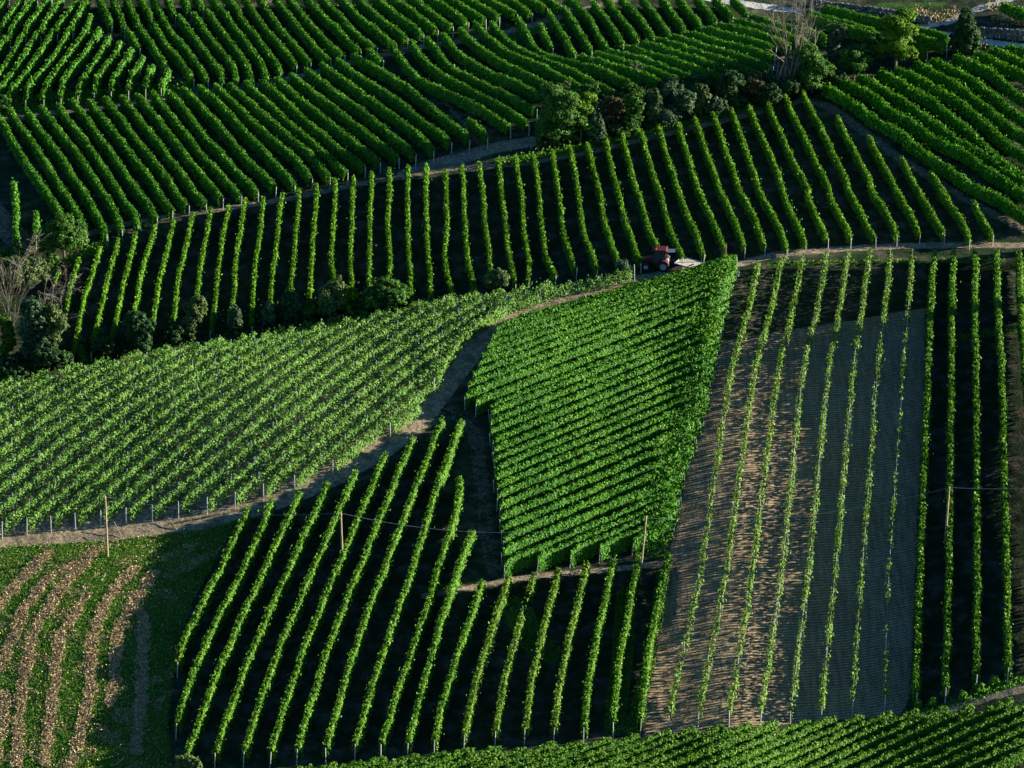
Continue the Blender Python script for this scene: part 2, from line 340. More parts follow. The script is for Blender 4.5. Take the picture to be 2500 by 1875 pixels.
def build_terrain():
    xs = np.r_[-900, -700, -500, -350, -250, -180, -140, -110, np.arange(-92, 92.01, .34), 110, 140, 180, 250, 350, 500, 700, 900]
    ys = np.r_[-400, -200, 0, 100, 180, 240, 270, 290, 305, np.arange(315, 505, .34), 512, 525, 545, 570, 610, 680, 760, 900, 1200, 1600, 2200]
    X, Y = np.meshgrid(xs, ys); Z = terrain(X, Y); U, V_ = project(X, Y, Z)
    # little hummocks, real geometry
    fine = (np.abs(X) < 92) & (Y > 315) & (Y < 505)
    Z = Z + fine * (.03 * np.sin(X * 2.1 + np.sin(Y * 1.3) * 2) * np.sin(Y * 2.7 + np.sin(X * .9)) + RS.uniform(-.02, .02, X.shape))
    far_ = ~((Y > 300) & (Y < 520) & (np.abs(X) < 100))
    wt = np.zeros(X.shape); wg = np.zeros(X.shape)
    for k_, (p, w) in enumerate(TRACKS): wt = np.maximum(wt, {7: .42, 4: .5, 10: .5, 3: .66, 5: .72, 2: .78, 8: .8, 0: .7, 11: .55}.get(k_, .9) * np.clip(.5 + (w - polydist(U, V_, p)) / 12.0, 0, 1))  # weights also carry shade: shaded tracks get less of the pale dirt colour
    for p, w in GRASS: wg = np.maximum(wg, np.clip(.5 + (w - polydist(U, V_, p)) / 14.0, 0, 1))
    wr = np.clip(.5 + (ROAD[1] - polydist(U, V_, ROAD[0])) / 5.0, 0, 1); wr = np.maximum(wr, .55 * np.clip(.5 + (ROAD2[1] - polydist(U, V_, ROAD2[0])) / 6.0, 0, 1))
    wsl = soft(U, V_, SOIL, 6); why = soft(U, V_, HAY, 14); wyo = soft(U, V_, YOUNG, 8) * .72; wt = np.maximum(wt, wyo)
    for p in STRAWROWS: wt = np.maximum(wt, .62 * np.clip(.5 + (13 - polydist(U, V_, p)) / 14.0, 0, 1))
    for a in (wt, wg, wr, wsl, why): a[far_] = 0
    V = np.stack([X, Y, Z], -1).reshape(-1, 3); nx, ny = len(xs), len(ys)
    i = np.arange(ny - 1)[:, None] * nx + np.arange(nx - 1)[None, :]
    Q = np.stack([i, i + 1, i + nx + 1, i + nx], -1).reshape(-1, 4)
    att = {'w_grass': wg, 'w_track': wt, 'w_hay': why, 'w_soil': wsl, 'w_gravel': wr}
    def fc(a): return .25 * (a[:-1, :-1] + a[1:, :-1] + a[:-1, 1:] + a[1:, 1:]).ravel()
    zone = np.zeros(len(Q), int); zone[fc(wt) > .5] = 1; zone[fc(wyo) > .45] = 5; zone[fc(why) > .5] = 2; zone[fc(wsl) > .5] = 3; zone[fc(wr) > .5] = 4
    for k, nm in enumerate(['ground', 'dirt_track', 'meadow', 'ploughed_soil', 'gravel_road', 'vineyard_soil']):
        q = Q[zone == k]
        if not len(q): continue
        used, inv = np.unique(q, return_inverse=True)
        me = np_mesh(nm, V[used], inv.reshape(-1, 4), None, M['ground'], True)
        for an, av in att.items():
            a = me.attributes.new(an, 'FLOAT', 'POINT'); a.data.foreach_set('value', av.ravel()[used].astype(np.float32))
        tag(link(nm, me), kind='structure')
build_terrain()

# ------------------------------------------------------------------ leaves
def leaf_quads(C, N, size, rs):
    n = len(C); N = N / np.maximum(np.linalg.norm(N, axis=1, keepdims=True), 1e-6)
    r = rs.normal(size=(n, 3)); t1 = np.cross(N, r); t1 /= np.maximum(np.linalg.norm(t1, axis=1, keepdims=True), 1e-6); t2 = np.cross(N, t1)
    sz = size * rs.uniform(.65, 1.35, (n, 1)); a = t1 * sz * .6; b = t2 * sz * .46
    bend = N * sz * .12
    V = np.stack([C + a - bend, C + b, C - a - bend, C - b], 1).reshape(-1, 3)
    return V, np.arange(4 * n).reshape(n, 4)
def wob(s, rs, amps=((1.15, .5), (2.6, .35), (7.0, .35))):
    r = np.zeros_like(s)
    for w, a in amps: r += a * np.sin(2 * np.pi * s / w * rs.uniform(.85, 1.15) + rs.uniform(0, 6.28))
    return r
def row_foliage(P, H, Wd, dens, leaf, rs, mat, zlo=.35, shag=.07, core=True, gap=None, endw=0.0, hvar=.08):
    P, L = resample(P, .5); d = np.linspace(0, L, len(P))
    T = np.gradient(P, axis=0); T[:, 2] = 0; T /= np.maximum(np.linalg.norm(T, axis=1, keepdims=True), 1e-6)
    N = max(8, int(L * dens)); s = rs.uniform(0, L, N)
    lumpR = rs.randint(1 << 30); wr = np.random.RandomState(lumpR)
    ph = wr.uniform(0, 6.28, 12); fr = 2 * np.pi / np.array([1.1, 1.25, 2.4, 2.9, 6.5, 8.0]) * wr.uniform(.9, 1.1, 6)
    lump = lambda x, k: (.5 * np.sin(fr[0 + k] * x + ph[k]) + .35 * np.sin(fr[2 + k] * x + ph[2 + k]) + .4 * np.sin(fr[4 + k] * x + ph[4 + k]))
    wav = lambda x: .045 * np.sin(x * .55 + ph[8]) + .03 * np.sin(x * 1.3 + ph[9])
    # foliage thins before the end posts
    Wv = lambda x: Wd * (1 + .15 * lump(x, 0)) * (1 + endw * sst((x - (L - 5.0)) / 3.0))
    Hv = lambda x: H * (1 + hvar * lump(x, 1)) * (1 - .10 * sst(1 - x / 1.2)) * (1 - .10 * sst(1 - (L - x) / 1.2))
    if gap is not None:
        g = gap(s / L, s); s = s[rs.uniform(size=len(s)) < g]; N = len(s)
    if N < 4: s = np.linspace(0, L, 8); N = 8
    base = np.stack([np.interp(s, d, P[:, k]) for k in range(3)], 1)
    tx = np.interp(s, d, T[:, 0]); ty = np.interp(s, d, T[:, 1]); nn = np.hypot(tx, ty) + 1e-9; tx /= nn; ty /= nn
    side = np.stack([ty, -tx, 0 * tx], 1)
    w = Wv(s); h = Hv(s); sl = h - zlo; per = 2 * sl + w; r = rs.uniform(size=N) * per
    left = r < sl; right = r > sl + w; top = ~(left | right)
    zf = np.where(left, r / sl, np.where(right, (r - sl - w) / sl, 1.0)); zf = np.clip(zf, 0, 1)
    prof = 1 - .35 * zf ** 4 - .12 * (1 - zf)
    xo = np.where(left, -.5 * w * prof, np.where(right, .5 * w * prof, (r - sl - .5 * w) * .8))
    zo = np.where(top, h - .22 * (xo / (.5 * w + .01)) ** 2 * w, zlo + sl * zf)
    dep = rs.uniform(size=N) ** 2 * .3; xo = np.where(top, xo, xo * (1 - dep)); zo = np.where(top, zo - dep * .5 * w, zo)
    out = side * np.where(left, -1, np.where(right, 1, 0))[:, None]; out[:, 2] += np.where(top, 1.0, .25)
    sh = rs.exponential(shag, N) * np.where(rs.uniform(size=N) < .5, 1, .2)
    C = base + side * (xo + wav(s))[:, None] + np.stack([0 * s, 0 * s, zo], 1) + out * sh[:, None] + rs.normal(scale=.03, size=(N, 3))
    Nn = out * np.where(top, .55, 1.2)[:, None] + rs.normal(size=(N, 3)) * np.where(top, .62, .42)[:, None] + np.array([0, 0, .22])
    V, Q = leaf_quads(C, Nn, leaf, rs); rn = np.clip(rs.normal(.5, .17, N) + .12 * lump(s * .6, 1), 0, 1)
    if core and L > 1.2:  # dark opaque core added inside the row to block light
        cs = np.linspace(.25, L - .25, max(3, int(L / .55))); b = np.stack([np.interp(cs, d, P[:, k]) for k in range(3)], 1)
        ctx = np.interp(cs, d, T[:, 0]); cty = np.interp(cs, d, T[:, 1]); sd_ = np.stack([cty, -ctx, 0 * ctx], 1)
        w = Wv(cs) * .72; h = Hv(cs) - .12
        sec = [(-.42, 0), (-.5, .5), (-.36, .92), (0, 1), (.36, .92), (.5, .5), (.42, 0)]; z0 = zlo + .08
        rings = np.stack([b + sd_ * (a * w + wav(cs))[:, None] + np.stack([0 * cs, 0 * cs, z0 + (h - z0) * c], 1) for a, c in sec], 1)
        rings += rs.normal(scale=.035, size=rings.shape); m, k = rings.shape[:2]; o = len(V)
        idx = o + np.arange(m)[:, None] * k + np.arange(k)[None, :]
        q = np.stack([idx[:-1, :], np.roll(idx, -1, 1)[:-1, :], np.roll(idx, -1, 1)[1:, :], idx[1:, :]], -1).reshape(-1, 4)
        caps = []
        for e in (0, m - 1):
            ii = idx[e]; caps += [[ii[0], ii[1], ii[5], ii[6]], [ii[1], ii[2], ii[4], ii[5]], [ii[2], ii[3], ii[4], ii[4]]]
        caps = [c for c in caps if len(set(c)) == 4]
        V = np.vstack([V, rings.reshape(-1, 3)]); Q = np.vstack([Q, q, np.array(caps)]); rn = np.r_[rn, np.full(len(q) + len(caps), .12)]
    return V, Q, rn
POSTS = {}
def post_mesh(kind, h, r):
    key = (kind, round(h, 1), r)
    if key not in POSTS:
        b = MB(); b.tube((0, 0, -.25), (0, 0, h), r, r * .92, 6); POSTS[key] = b.mesh('post', M[kind])
    return POSTS[key]
NROW = 0
def vine_row(uv, label, group, H=2.0, Wd=.62, dens=150, leaf=.24, mat='leaf_up', post='post_grey', pr=.06, far=False, base_trace=False, ends=(1, 1), lean=.06, trim0=-.3,
             inter=0, inter_r=.035, wires=False, trunks=0, trim=.35, posth=None, **kw):
    global NROW; NROW += 1
    rs = np.random.RandomState(1000 + NROW)
    pts = smooth_line(uv, 26); P = unproject(pts[:, 0], pts[:, 1], 0 if base_trace else H, far)
    P, L = resample(P, .6); P[:, 2] = terrain(P[:, 0], P[:, 1])
    if len(P) > 12:                                    # calm single-pixel kinks, keep the plan curve
        for _ in range(2): P[1:-1, :2] = .25 * P[:-2, :2] + .5 * P[1:-1, :2] + .25 * P[2:, :2]
        P[:, 2] = terrain(P[:, 0], P[:, 1])
    o = P[0].copy(); root = thing('vine_row', o, label, 'vine row', group)
    V, Q, rn = row_foliage(P - o, H, Wd, dens, leaf, rs, mat, **kw)
    link('foliage', np_mesh('vine_foliage', V, Q, rn, M[mat]), root)
    ph = posth or H - .28
    for e, on in ((0, ends[0]), (-1, ends[1])):
        if not on: continue
        a = P[0] if e == 0 else P[-1]; b_ = P[min(3, len(P) - 1)] if e == 0 else P[max(-4, -len(P))]
        dr = (a - b_)[:2]; dr = dr / (np.linalg.norm(dr) + 1e-6); q = a[:2] + dr * (trim0 if e == 0 else trim); z = float(terrain(q[0], q[1]))
        p = link('post', post_mesh(post, ph, pr), root, (q[0] - o[0], q[1] - o[1], z - o[2])); p.rotation_euler = (-dr[1] * lean + rs.normal(0, .015), dr[0] * lean, rs.uniform(0, 3))
    if inter:
        Pi, Li = resample(P, inter)
        for a in Pi[1:-1]:
            p = link('post', post_mesh(post, posth or H + .1, inter_r), root, a - o); p.rotation_euler = (rs.normal(0, .03), rs.normal(0, .03), 0)
    if trunks:
        if 'trunk' not in POSTS:
            b = MB(); b.path([(0, 0, -.1), (.03, .02, .35), (-.02, .03, .7), (.02, 0, 1.05)], .038, .028, 5); POSTS['trunk'] = b.mesh('trunk', M['bark'])
        Pt, _ = resample(P, trunks)
        for a in Pt[1:-1]:
            p = link('trunk', POSTS['trunk'], root, a - o + np.r_[rs.normal(0, .05, 2), 0]); p.rotation_euler = (rs.normal(0, .06), rs.normal(0, .06), rs.uniform(0, 6))
    if wires:
        b = MB()
        for hz in (.8, 1.3, 1.8): b.path([Vector((c - o)) + Vector((0, 0, hz)) for c in P[::4]], .012, seg=3)
        b.obj('wire', M['wire'], root)
    return root
def crop(ox, oy, pts, k=3.16): return [(ox + x / k, oy + y / k) for x, y in pts]
#@@ROWS
# ------------------------------------------------------------------ vine rows: plan curves of every row, block by block
ORG = {k: (600 * (i % 4), 450 * (i // 4)) for i, k in enumerate('abcdefghijklmnop')}
def rows(txt):
    out = []
    for line in txt.strip().splitlines():
        pts = []; o = None
        for tk in line.split():
            if tk in ORG: o = ORG[tk]
            else:
                x, y = tk.split(','); pts.append((o[0] + float(x) / 3.16, o[1] + float(y) / 3.16) if o else (float(x), float(y)))
        out.append(pts)
    return out
def block(lines, where, group, look='', **kw):
    n = len(lines)
    for i, uv in enumerate(lines):
        ln = math.hypot(uv[-1][0] - uv[0][0], uv[-1][1] - uv[0][1]); lk = look
        if i == 0: lk = 'leftmost ' + look
        elif i == n - 1: lk = 'rightmost ' + look
        q = f'{lk.strip()} vine row {where}' if i in (0, n - 1) else f'{look} vine row, {ordn(i + 1)} from the left, {where}'
        k = dict(kw)
        for key, fn in list(k.items()):
            if callable(fn) and key in ('cust',): k.update(fn(i, uv)); k.pop('cust')
        vine_row(uv, q.strip(), group, **k)
# --- the wavy middle slope
MID = rows('''
e 450,655 435,700 415,740
e 610,550 560,700 528,850 513,960
e 772,470 690,740 630,930 565,1290
e 915,405 840,680 770,960 705,1255
e 1050,360 960,720 920,900 850,1215
e 1200,295 1085,690 1050,880 1005,1130
e 1345,260 1240,680 1190,960 1175,1130
e 1490,205 1370,740 1345,950 1300,1130
e 1630,170 1560,540 1510,860 1470,1090
e 1765,145 1685,600 1665,850 1620,1100
e 1895,100 1820,560 1800,860 1760,1000
f 140,80 90,500 60,700 45,1060
f 280,50 240,400 215,620 190,830 195,970
f 415,20 383,400 363,600 345,800 355,860
b 550,1400 f 545,50 520,400 505,550 500,700 490,860
b 690,1360 f 688,50 678,300 655,560 680,680 690,720
b 830,1345 f 826,50 812,400 810,600 818,900
b 970,1310 f 968,50 955,300 955,600 950,780
b 1110,1285 f 1108,50 1095,260 1108,500 1115,720
b 1250,1260 f 1250,50 1250,350 1265,600 1280,880
b 1390,1250 f 1390,50 1395,300 1415,600 1430,865
b 1540,1290 f 1545,50 1552,300 1535,500 1560,700 1602,840
b 1665,1255 f 1682,50 1690,300 1715,550 1765,790
b 1800,1235 f 1828,50 1843,250 1870,450 1893,670
b 1945,1215 f 1975,50 1998,250 2030,500 2078,745
b 2080,1195 f 2125,50 2145,300 2185,600 g 285,730
c 325,1180 g 367,50 385,300 430,550 490,685
c 465,1145 g 520,50 550,300 590,480 650,630
c 605,1115 g 672,50 700,300 750,450 812,630
c 735,1085 g 835,50 870,250 930,450 980,580
c 875,1045 c 950,1370 g 980,50 1030,250 1085,420 1148,580
c 1010,1015 c 1090,1360 g 1135,50 1180,220 1240,380 1310,520
c 1155,1000 c 1245,1330 g 1305,50 1350,250 1410,400 1470,540
c 1285,955 c 1400,1330 g 1450,50 1510,220 1580,360 1632,510
c 1435,930 c 1560,1330 g 1605,50 1680,200 1745,350 1798,480
c 1565,890 c 1720,1330 g 1775,50 1830,170 1900,320 1950,460
c 1710,860 c 1870,1320 g 1925,50 1985,150 2050,300 2105,450
c 1850,820 c 2000,1250 d 150,1390 h 165,20 260,200 350,370 380,470
d 85,790 200,1060 310,1300 h 345,20 410,180 480,330 522,430
d 225,760 400,1160 560,1470 h 525,20 580,160 640,300 695,390
d 355,710 560,1130 700,1420 h 705,20 750,150 820,270 872,390
d 490,670 690,1060 820,1330 h 860,20 930,150 1000,300 1062,385
d 770,880 890,1130 1020,1360 h 1030,20 1120,150 1185,260 1228,380
d 1010,1030 1130,1260 1290,1560 h 1215,20 1280,130 1350,230 1403,360
d 1265,1200 1390,1440 1520,1659 h 1450,130 1540,280 1592,360
d 1490,1305 1640,1540 h 1545,20 1650,140 1740,280 1787,400
d 1825,1540 h 1880,230 1925,310 1965,360
''')
block(MID, 'on the wavy middle slope', 'vine rows of the wavy middle slope', 'bright-topped', H=1.55, Wd=.46, mat='leaf_mid', far=True, dens=180, leaf=.2, zlo=.25)
# --- the two lone rows at the left edge
block(rows('e 108,-40 105,0 118,120 122,260 125,420\ne 275,185 275,290 275,370'), 'on bare earth beside the round tree', 'short rows at the left edge', 'narrow upright', H=2.0, Wd=.7, mat='leaf_up', zlo=.2)
# --- lower left slope
LOW = rows('''
i 1920,1050 1730,1440 m 1740,20 1580,330 1440,600 1370,810
i 2100,985 m 1925,0 1710,420 1520,830 1360,1280
j 420,930 i 2212,1300 m 2115,0 1900,420 1700,860 1500,1330 1440,1530
640 1120
''' .replace('640 1120\n', ''))
LOW = [LOW[0], LOW[1]]
_tops = [(733, 1194), (802, 1169), (869, 1142), (942, 1099), (1008, 1060), (1081, 1014), (1128, 1017), (1122, 1158), (1154, 1288), (1179, 1410), (1242, 1397), (1304, 1391), (1364, 1378), (1434, 1366), (1499, 1353), (1561, 1345), (1633, 1337)]
_bots = [(456, 1837), (525, 1828), (595, 1825), (660, 1825), (725, 1818), (796, 1815), (867, 1806), (931, 1806), (996, 1803), (1060, 1796), (1133, 1784), (1209, 1774), (1281, 1768), (1352, 1765), (1425, 1765), (1497, 1752), (1564, 1746)]
for (tx, ty), (bx, by) in zip(_tops, _bots):
    b_ = 12 * (by - ty) / 600.0
    LOW.append([(tx, ty), (tx + .33 * (bx - tx) - b_ * .6, ty + .33 * (by - ty)), (tx + .66 * (bx - tx) - b_, ty + .66 * (by - ty)), (bx, by)])
LOW[8] = [(1128, 1017), (1085, 1130), (1045, 1250), (1000, 1400), (930, 1600), (867, 1806)]
LOW[9] = [(1122, 1158), (1115, 1230), (1085, 1330), (1040, 1480), (985, 1640), (931, 1806)]
LOW[10] = [(1154, 1288), (1125, 1360), (1085, 1480), (1040, 1640), (996, 1803)]
def low_c(i, uv):
    if i == 13: return dict(mat='leaf_sparse', gap=lambda f, s: np.where((f > .13) & (f < .3), .06, 1), inter=6.5, core=False, dens=190)
    return dict(mat='leaf_low' if i not in (12, 14, 15) else 'leaf_sparse')
block(LOW, 'on the lower left slope', 'vine rows of the lower left slope', 'trim green', H=1.95, Wd=.60, dens=200, leaf=.2, zlo=.3, cust=low_c)
# --- ploughed plot on the right
_kt = [(1852, 635), (1909, 622), (1960, 618), (2020, 611), (2071, 605), (2123, 605), (2175, 605), (2229, 603), (2281, 603), (2328, 602), (2382, 605), (2434, 605), (2488, 605)]
_km = [(1785, 900), (1842, 900), (1900, 900), (1961, 900), (2023, 900), (2083, 900), (2143, 900), (2205, 900), (2267, 900), (2324, 900), (2384, 900), (2447, 900), (2505, 900)]
_kl = [(1703, 1425), (1766, 1425), (1830, 1425), (1904, 1425), (1969, 1425), (2036, 1425), (2102, 1425), (2169, 1425), (2246, 1425), (2317, 1425), (2387, 1425), (2460, 1425), (2530, 1425)]
_kb = [(1632, 1736), (1705, 1730), (1781, 1723), (1857, 1725), (1931, 1724), (2006, 1712), (2082, 1698), (2161, 1685), (2237, 1679), (2309, 1668), (2384, 1635), (2461, 1619), (2545, 1600)]
PLOT = []
for a, b_, c, d in zip(_kt, _km, _kl, _kb):
    # gentle drift between the given stations
    m1 = (a[0] + .42 * (b_[0] - a[0]) - 2, a[1] + .5 * (b_[1] - a[1])); m2 = (b_[0] + .5 * (c[0] - b_[0]), 1160)
    PLOT.append([a, m1, b_, m2, c, d])
def plot_c(i, uv):
    if i >= 8: return dict(dens=165, gap=None, core=True)
    r = np.random.RandomState(50 + i); ph = r.uniform(0, 6.28, 4); lowd = [.62, .66, .66, .70, .62, .58, .52, .28][i]; f0 = [.30, .30, .30, .32, .26, .22, .2, .15][i]
    def gap(f, s):
        n = .5 + .35 * np.sin(s / .9 + ph[0]) + .35 * np.sin(s / 2.3 + ph[1]) + .25 * np.sin(s / 5.1 + ph[2])
        g = np.clip(lowd + .55 * (n - .5), .03, 1)
        return np.where(f < f0, 1.0, g)
    return dict(mat='leaf_sparse', gap=gap, core=False, dens=[56, 50, 50, 54, 62, 75, 80, 80][i], shag=.08, zlo=.92 if i < 6 else .7, trunks=1.0, Wd=.5, inter=9.0 if i else 6.0, inter_r=.06, wires=i > 2, hvar=.12)
block(PLOT, 'in the ploughed plot on the right', 'vine rows of the ploughed plot', 'upright', H=2.0, Wd=.60, mat='leaf_low', zlo=.3, cust=plot_c)
# --- tall block in the middle
def xr(y): return float(np.interp(y, [600, 640, 720, 850, 960, 1070, 1160, 1300], [1800, 1790, 1770, 1745, 1722, 1692, 1662, 1632]))
TALL = []
_st = []
for i in range(9): _st.append((1136 + 79 * (8 - i + .2) / 8.2 if i < 9 else 0, 785 + i * 21))
_st = [(1255, 772), (1330, 757), (1410, 740), (1500, 712)][::-1] + [(1212, 790), (1200, 812), (1188, 835), (1176, 858), (1165, 881), (1154, 905), (1144, 930), (1136, 955), (1162, 972), (1196, 985)]
_st += [(1198, 998), (1198, 1021), (1198, 1044), (1202, 1067), (1206, 1090), (1206, 1114), (1207, 1136), (1207, 1158), (1216, 1178), (1214, 1202), (1220, 1226), (1222, 1254), (1225, 1281), (1229, 1306), (1227, 1336), (1232, 1366), (1312, 1353), (1392, 1338), (1464, 1327), (1544, 1312)]
for k, (x, y) in enumerate(_st):
    m = float(np.interp(y, [700, 900, 1100, 1360], [-.22, -.37, -.41, -.42])); pts = [(x, y)]; cx_, cy_ = x, y
    while cx_ < xr(cy_) and len(pts) < 60: cx_ += 25; cy_ += 25 * m; pts.append((cx_, cy_))
    pts[-1] = (xr(cy_), cy_)
    TALL.append(pts[::4] + ([pts[-1]] if (len(pts) - 1) % 4 else []))
n_ = len(TALL)
for i, uv in enumerate(TALL):
    vine_row(uv, f'tall dense vine row, {ordn(i + 1)} from the top, in the tall middle block', 'vine rows of the tall middle block', H=2.2, Wd=.34, dens=210, leaf=.20, mat='leaf_tall', zlo=.2, shag=.02, endw=2.8, lean=.1, ends=(1, 1), hvar=.05, pr=.05, trim0=.05, posth=1.6)
# --- young vineyard with metal stakes
def h_slope(u, v):
    t = v - float(interp(CREST, u)); return -float(np.interp(t, [0, 60, 200, 400], [.46, .62, .80, .86]))
def right_edge(v): return float(np.interp(v, [684, 697, 719, 754, 795, 855, 965, 1068, 1160], [1542, 1504, 1383, 1282, 1216, 1119, 1059, 957, 817]))
bases = [(957, 1068), (817, 1159), (725, 1197), (648, 1218), (578, 1239), (510, 1251), (441, 1261), (377, 1270), (313, 1277), (252, 1283), (190, 1289), (130, 1296), (71, 1302), (11, 1310)]
bases += [(11 - 61 * k, 1312 + 2 * k) for k in range(1, 13)]
YR = []
for bx, by in bases:
    pts = [(bx, by)]; u_, v_ = bx, by
    for _ in range(400):
        u_ += 6; v_ += 6 * h_slope(u_, v_); pts.append((u_, v_))
        if v_ < float(interp(CREST, u_)) - 2 or (u_ > right_edge(v_) + 2 and u_ > bx + 60 and v_ < 1150) or u_ > 1545: break
    pts = [p for p in pts if p[0] > -30]
    if len(pts) > 6: YR.append(pts[::8] + [pts[-1]])
YR.append([(1062, 958), (1119, 862), (1216, 782), (1282, 758), (1383, 724), (1504, 700), (1543, 686)])
n_ = len(YR)
for i, uv in enumerate(YR):
    r = np.random.RandomState(300 + i); ph = r.uniform(0, 6.28, 4)
    vine_row(uv, f'young patchy vine row, {ordn(n_ - i)} from the left, in the staked vineyard' if i != n_ - 1 else 'young vine row along the fence-like edge of the staked vineyard', 'vine rows of the staked young vineyard', H=1.6, Wd=.42, dens=200, leaf=.18, mat='leaf_young',
             base_trace=True, core=False, shag=.13, zlo=.2, hvar=.16, gap=(lambda ph: lambda f, s: np.clip(.82 + .28 * np.sin(s * 5.2 + ph[0]) + .2 * np.sin(s * 1.4 + ph[1]), .2, 1))(ph), post='post_metal', pr=.06, inter=4.0, inter_r=.045, posth=1.95, lean=.02, ends=(1, int(i == n_ - 1)), trim0=.35)
# --- foreground rows along the bottom edge
_ft = [(700, 1872), (762, 1866), (822, 1860), (882, 1853), (942, 1844), (1024, 1837), (1087, 1831), (1157, 1821), (1221, 1818), (1284, 1821), (1358, 1807), (1421, 1806), (1491, 1796), (1561, 1790), (1637, 1779), (1700, 1772), (1770, 1764), (1836, 1760), (1896, 1755), (1977, 1752), (2042, 1745), (2108, 1742), (2178, 1733), (2243, 1726), (2313, 1720), (2376, 1716), (2471, 1701), (2545, 1694), (2620, 1690), (2690, 1684), (2760, 1680), (2830, 1676)]
FG = []
for (x, y) in _ft:
    m = float(np.interp(x, [700, 1000, 1600, 2471], [.30, .34, .37, .46])); ln = (1915 - y) / m
    FG.append([(x, y), (x - ln * .5, y + ln * .5 * m), (x - ln, 1915)])
FG = [f for f in FG]
block(FG, 'of the foreground vineyard', 'vine rows of the foreground vineyard', 'leafy', H=1.6, Wd=.42, dens=210, leaf=.18, shag=.03, mat='leaf_low', zlo=.25)
# --- upper left fan
block(rows('''
a -60,100 -20,60 60,-60
a 0,215 60,120 140,0 180,-60
a 75,285 80,210 160,100 240,0 280,-50
a 195,275 200,200 260,120 350,0 390,-50
a 315,255 320,200 380,110 450,0 480,-40
a 440,240 440,180 500,110 580,0 610,-40
a 560,230 560,160 600,100 660,0 680,-30
'''), 'in the topmost left corner', 'vine rows of the top left corner', 'slender', H=1.9, Wd=.6, trim0=.3, mat='leaf_up', dens=140)
block(rows('''
a -60,430 0,340 55,262
a -60,640 0,540 90,400 180,240
a -70,770 0,670 60,590 180,420 300,215
a 70,745 78,685 150,600 300,400 410,210
a 195,750 200,670 280,580 440,380 540,195
a 335,745 335,680 370,610 500,440 640,250 705,100
a 465,735 480,620 580,480 700,330 765,205
a 598,715 602,650 650,580 780,380 845,265
a 725,695 750,580 850,450 930,310
a 855,685 870,590 950,480 1015,360
a 990,675 1000,600 1040,530 1105,425
a 1120,665 1130,570 1185,490
a 1243,655 1250,600 1295,520
'''), 'of the upper left fan', 'vine rows of the upper left fan', 'fanned', H=1.95, Wd=.62, trim0=.3, mat='leaf_up', dens=150)
# --- upper slope, below the small terrace path
block(rows('''
a 760,-60 780,0 830,110 855,180
a 865,-60 885,0 930,110 955,190
a 965,-60 990,0 1030,90 1060,160
a 1070,-60 1100,0 1140,70 1165,130
a 1280,-60 1310,0 1345,90
a 1395,-60 1430,0 1465,70
a 1500,-60 1540,0 1560,50
'''), 'above the small terrace path', 'vine rows above the small terrace path', 'short end of a', H=2.0, Wd=.7, mat='leaf_up', dens=140)
block(rows('''
a 975,200 1020,270 1070,350
a 1070,180 1150,300 1220,400 1275,490
a 1175,150 1270,310 1400,470 1485,590
a 1170,-60 1205,0 1260,140 1330,240 1450,380 1550,520 1600,600
a 1380,100 1440,190 1540,330 1660,480 1710,560 1712,620
a 1490,80 1560,190 1680,350 1790,480 1820,550 1822,620
a 1590,60 1680,180 1800,340 1900,480 1935,570 1938,610
a 1620,-60 1690,30 1790,170 1900,310 2020,480 2050,550 2052,590
a 1720,-60 1800,20 1900,170 2030,340 2140,480 2160,540
b -20,-60 14,0 60,80 150,200 250,320 350,430 383,480
b 95,-60 134,0 200,120 300,240 400,360 490,460
b 215,-60 254,0 350,120 450,250 560,370 645,450
b 320,-60 360,0 450,110 560,240 680,360 752,405
b 450,-60 500,0 580,90 700,200 800,310 878,370
b 560,-60 620,0 700,80 800,190 900,290 998,348
b 700,-60 770,0 850,90 970,190 1060,260 1120,305
b 830,-60 900,0 980,80 1080,160 1180,230 1235,270
b 960,-60 1040,0 1130,70 1250,160 1360,240
b 1090,-60 1180,0 1280,70 1400,160 1470,208
b 1240,-60 1330,0 1400,60 1500,130 1588,185
b 1380,-60 1480,0 1580,60 1705,148
b 1510,-60 1620,0 1720,60 1840,125
b 1640,-60 1760,0 1850,50 1945,110
b 1780,-60 1900,0 1990,40 2080,88
b 1940,-60 2060,0 2130,40 2195,78
c 210,-60 330,0 420,40
c 370,-60 470,0 530,30
c 560,-50 650,0 680,18
'''), 'on the upper slope above the pale track', 'vine rows of the upper slope', 'lush', H=1.75, Wd=.66, mat='leaf_up', leaf=.2, dens=190)
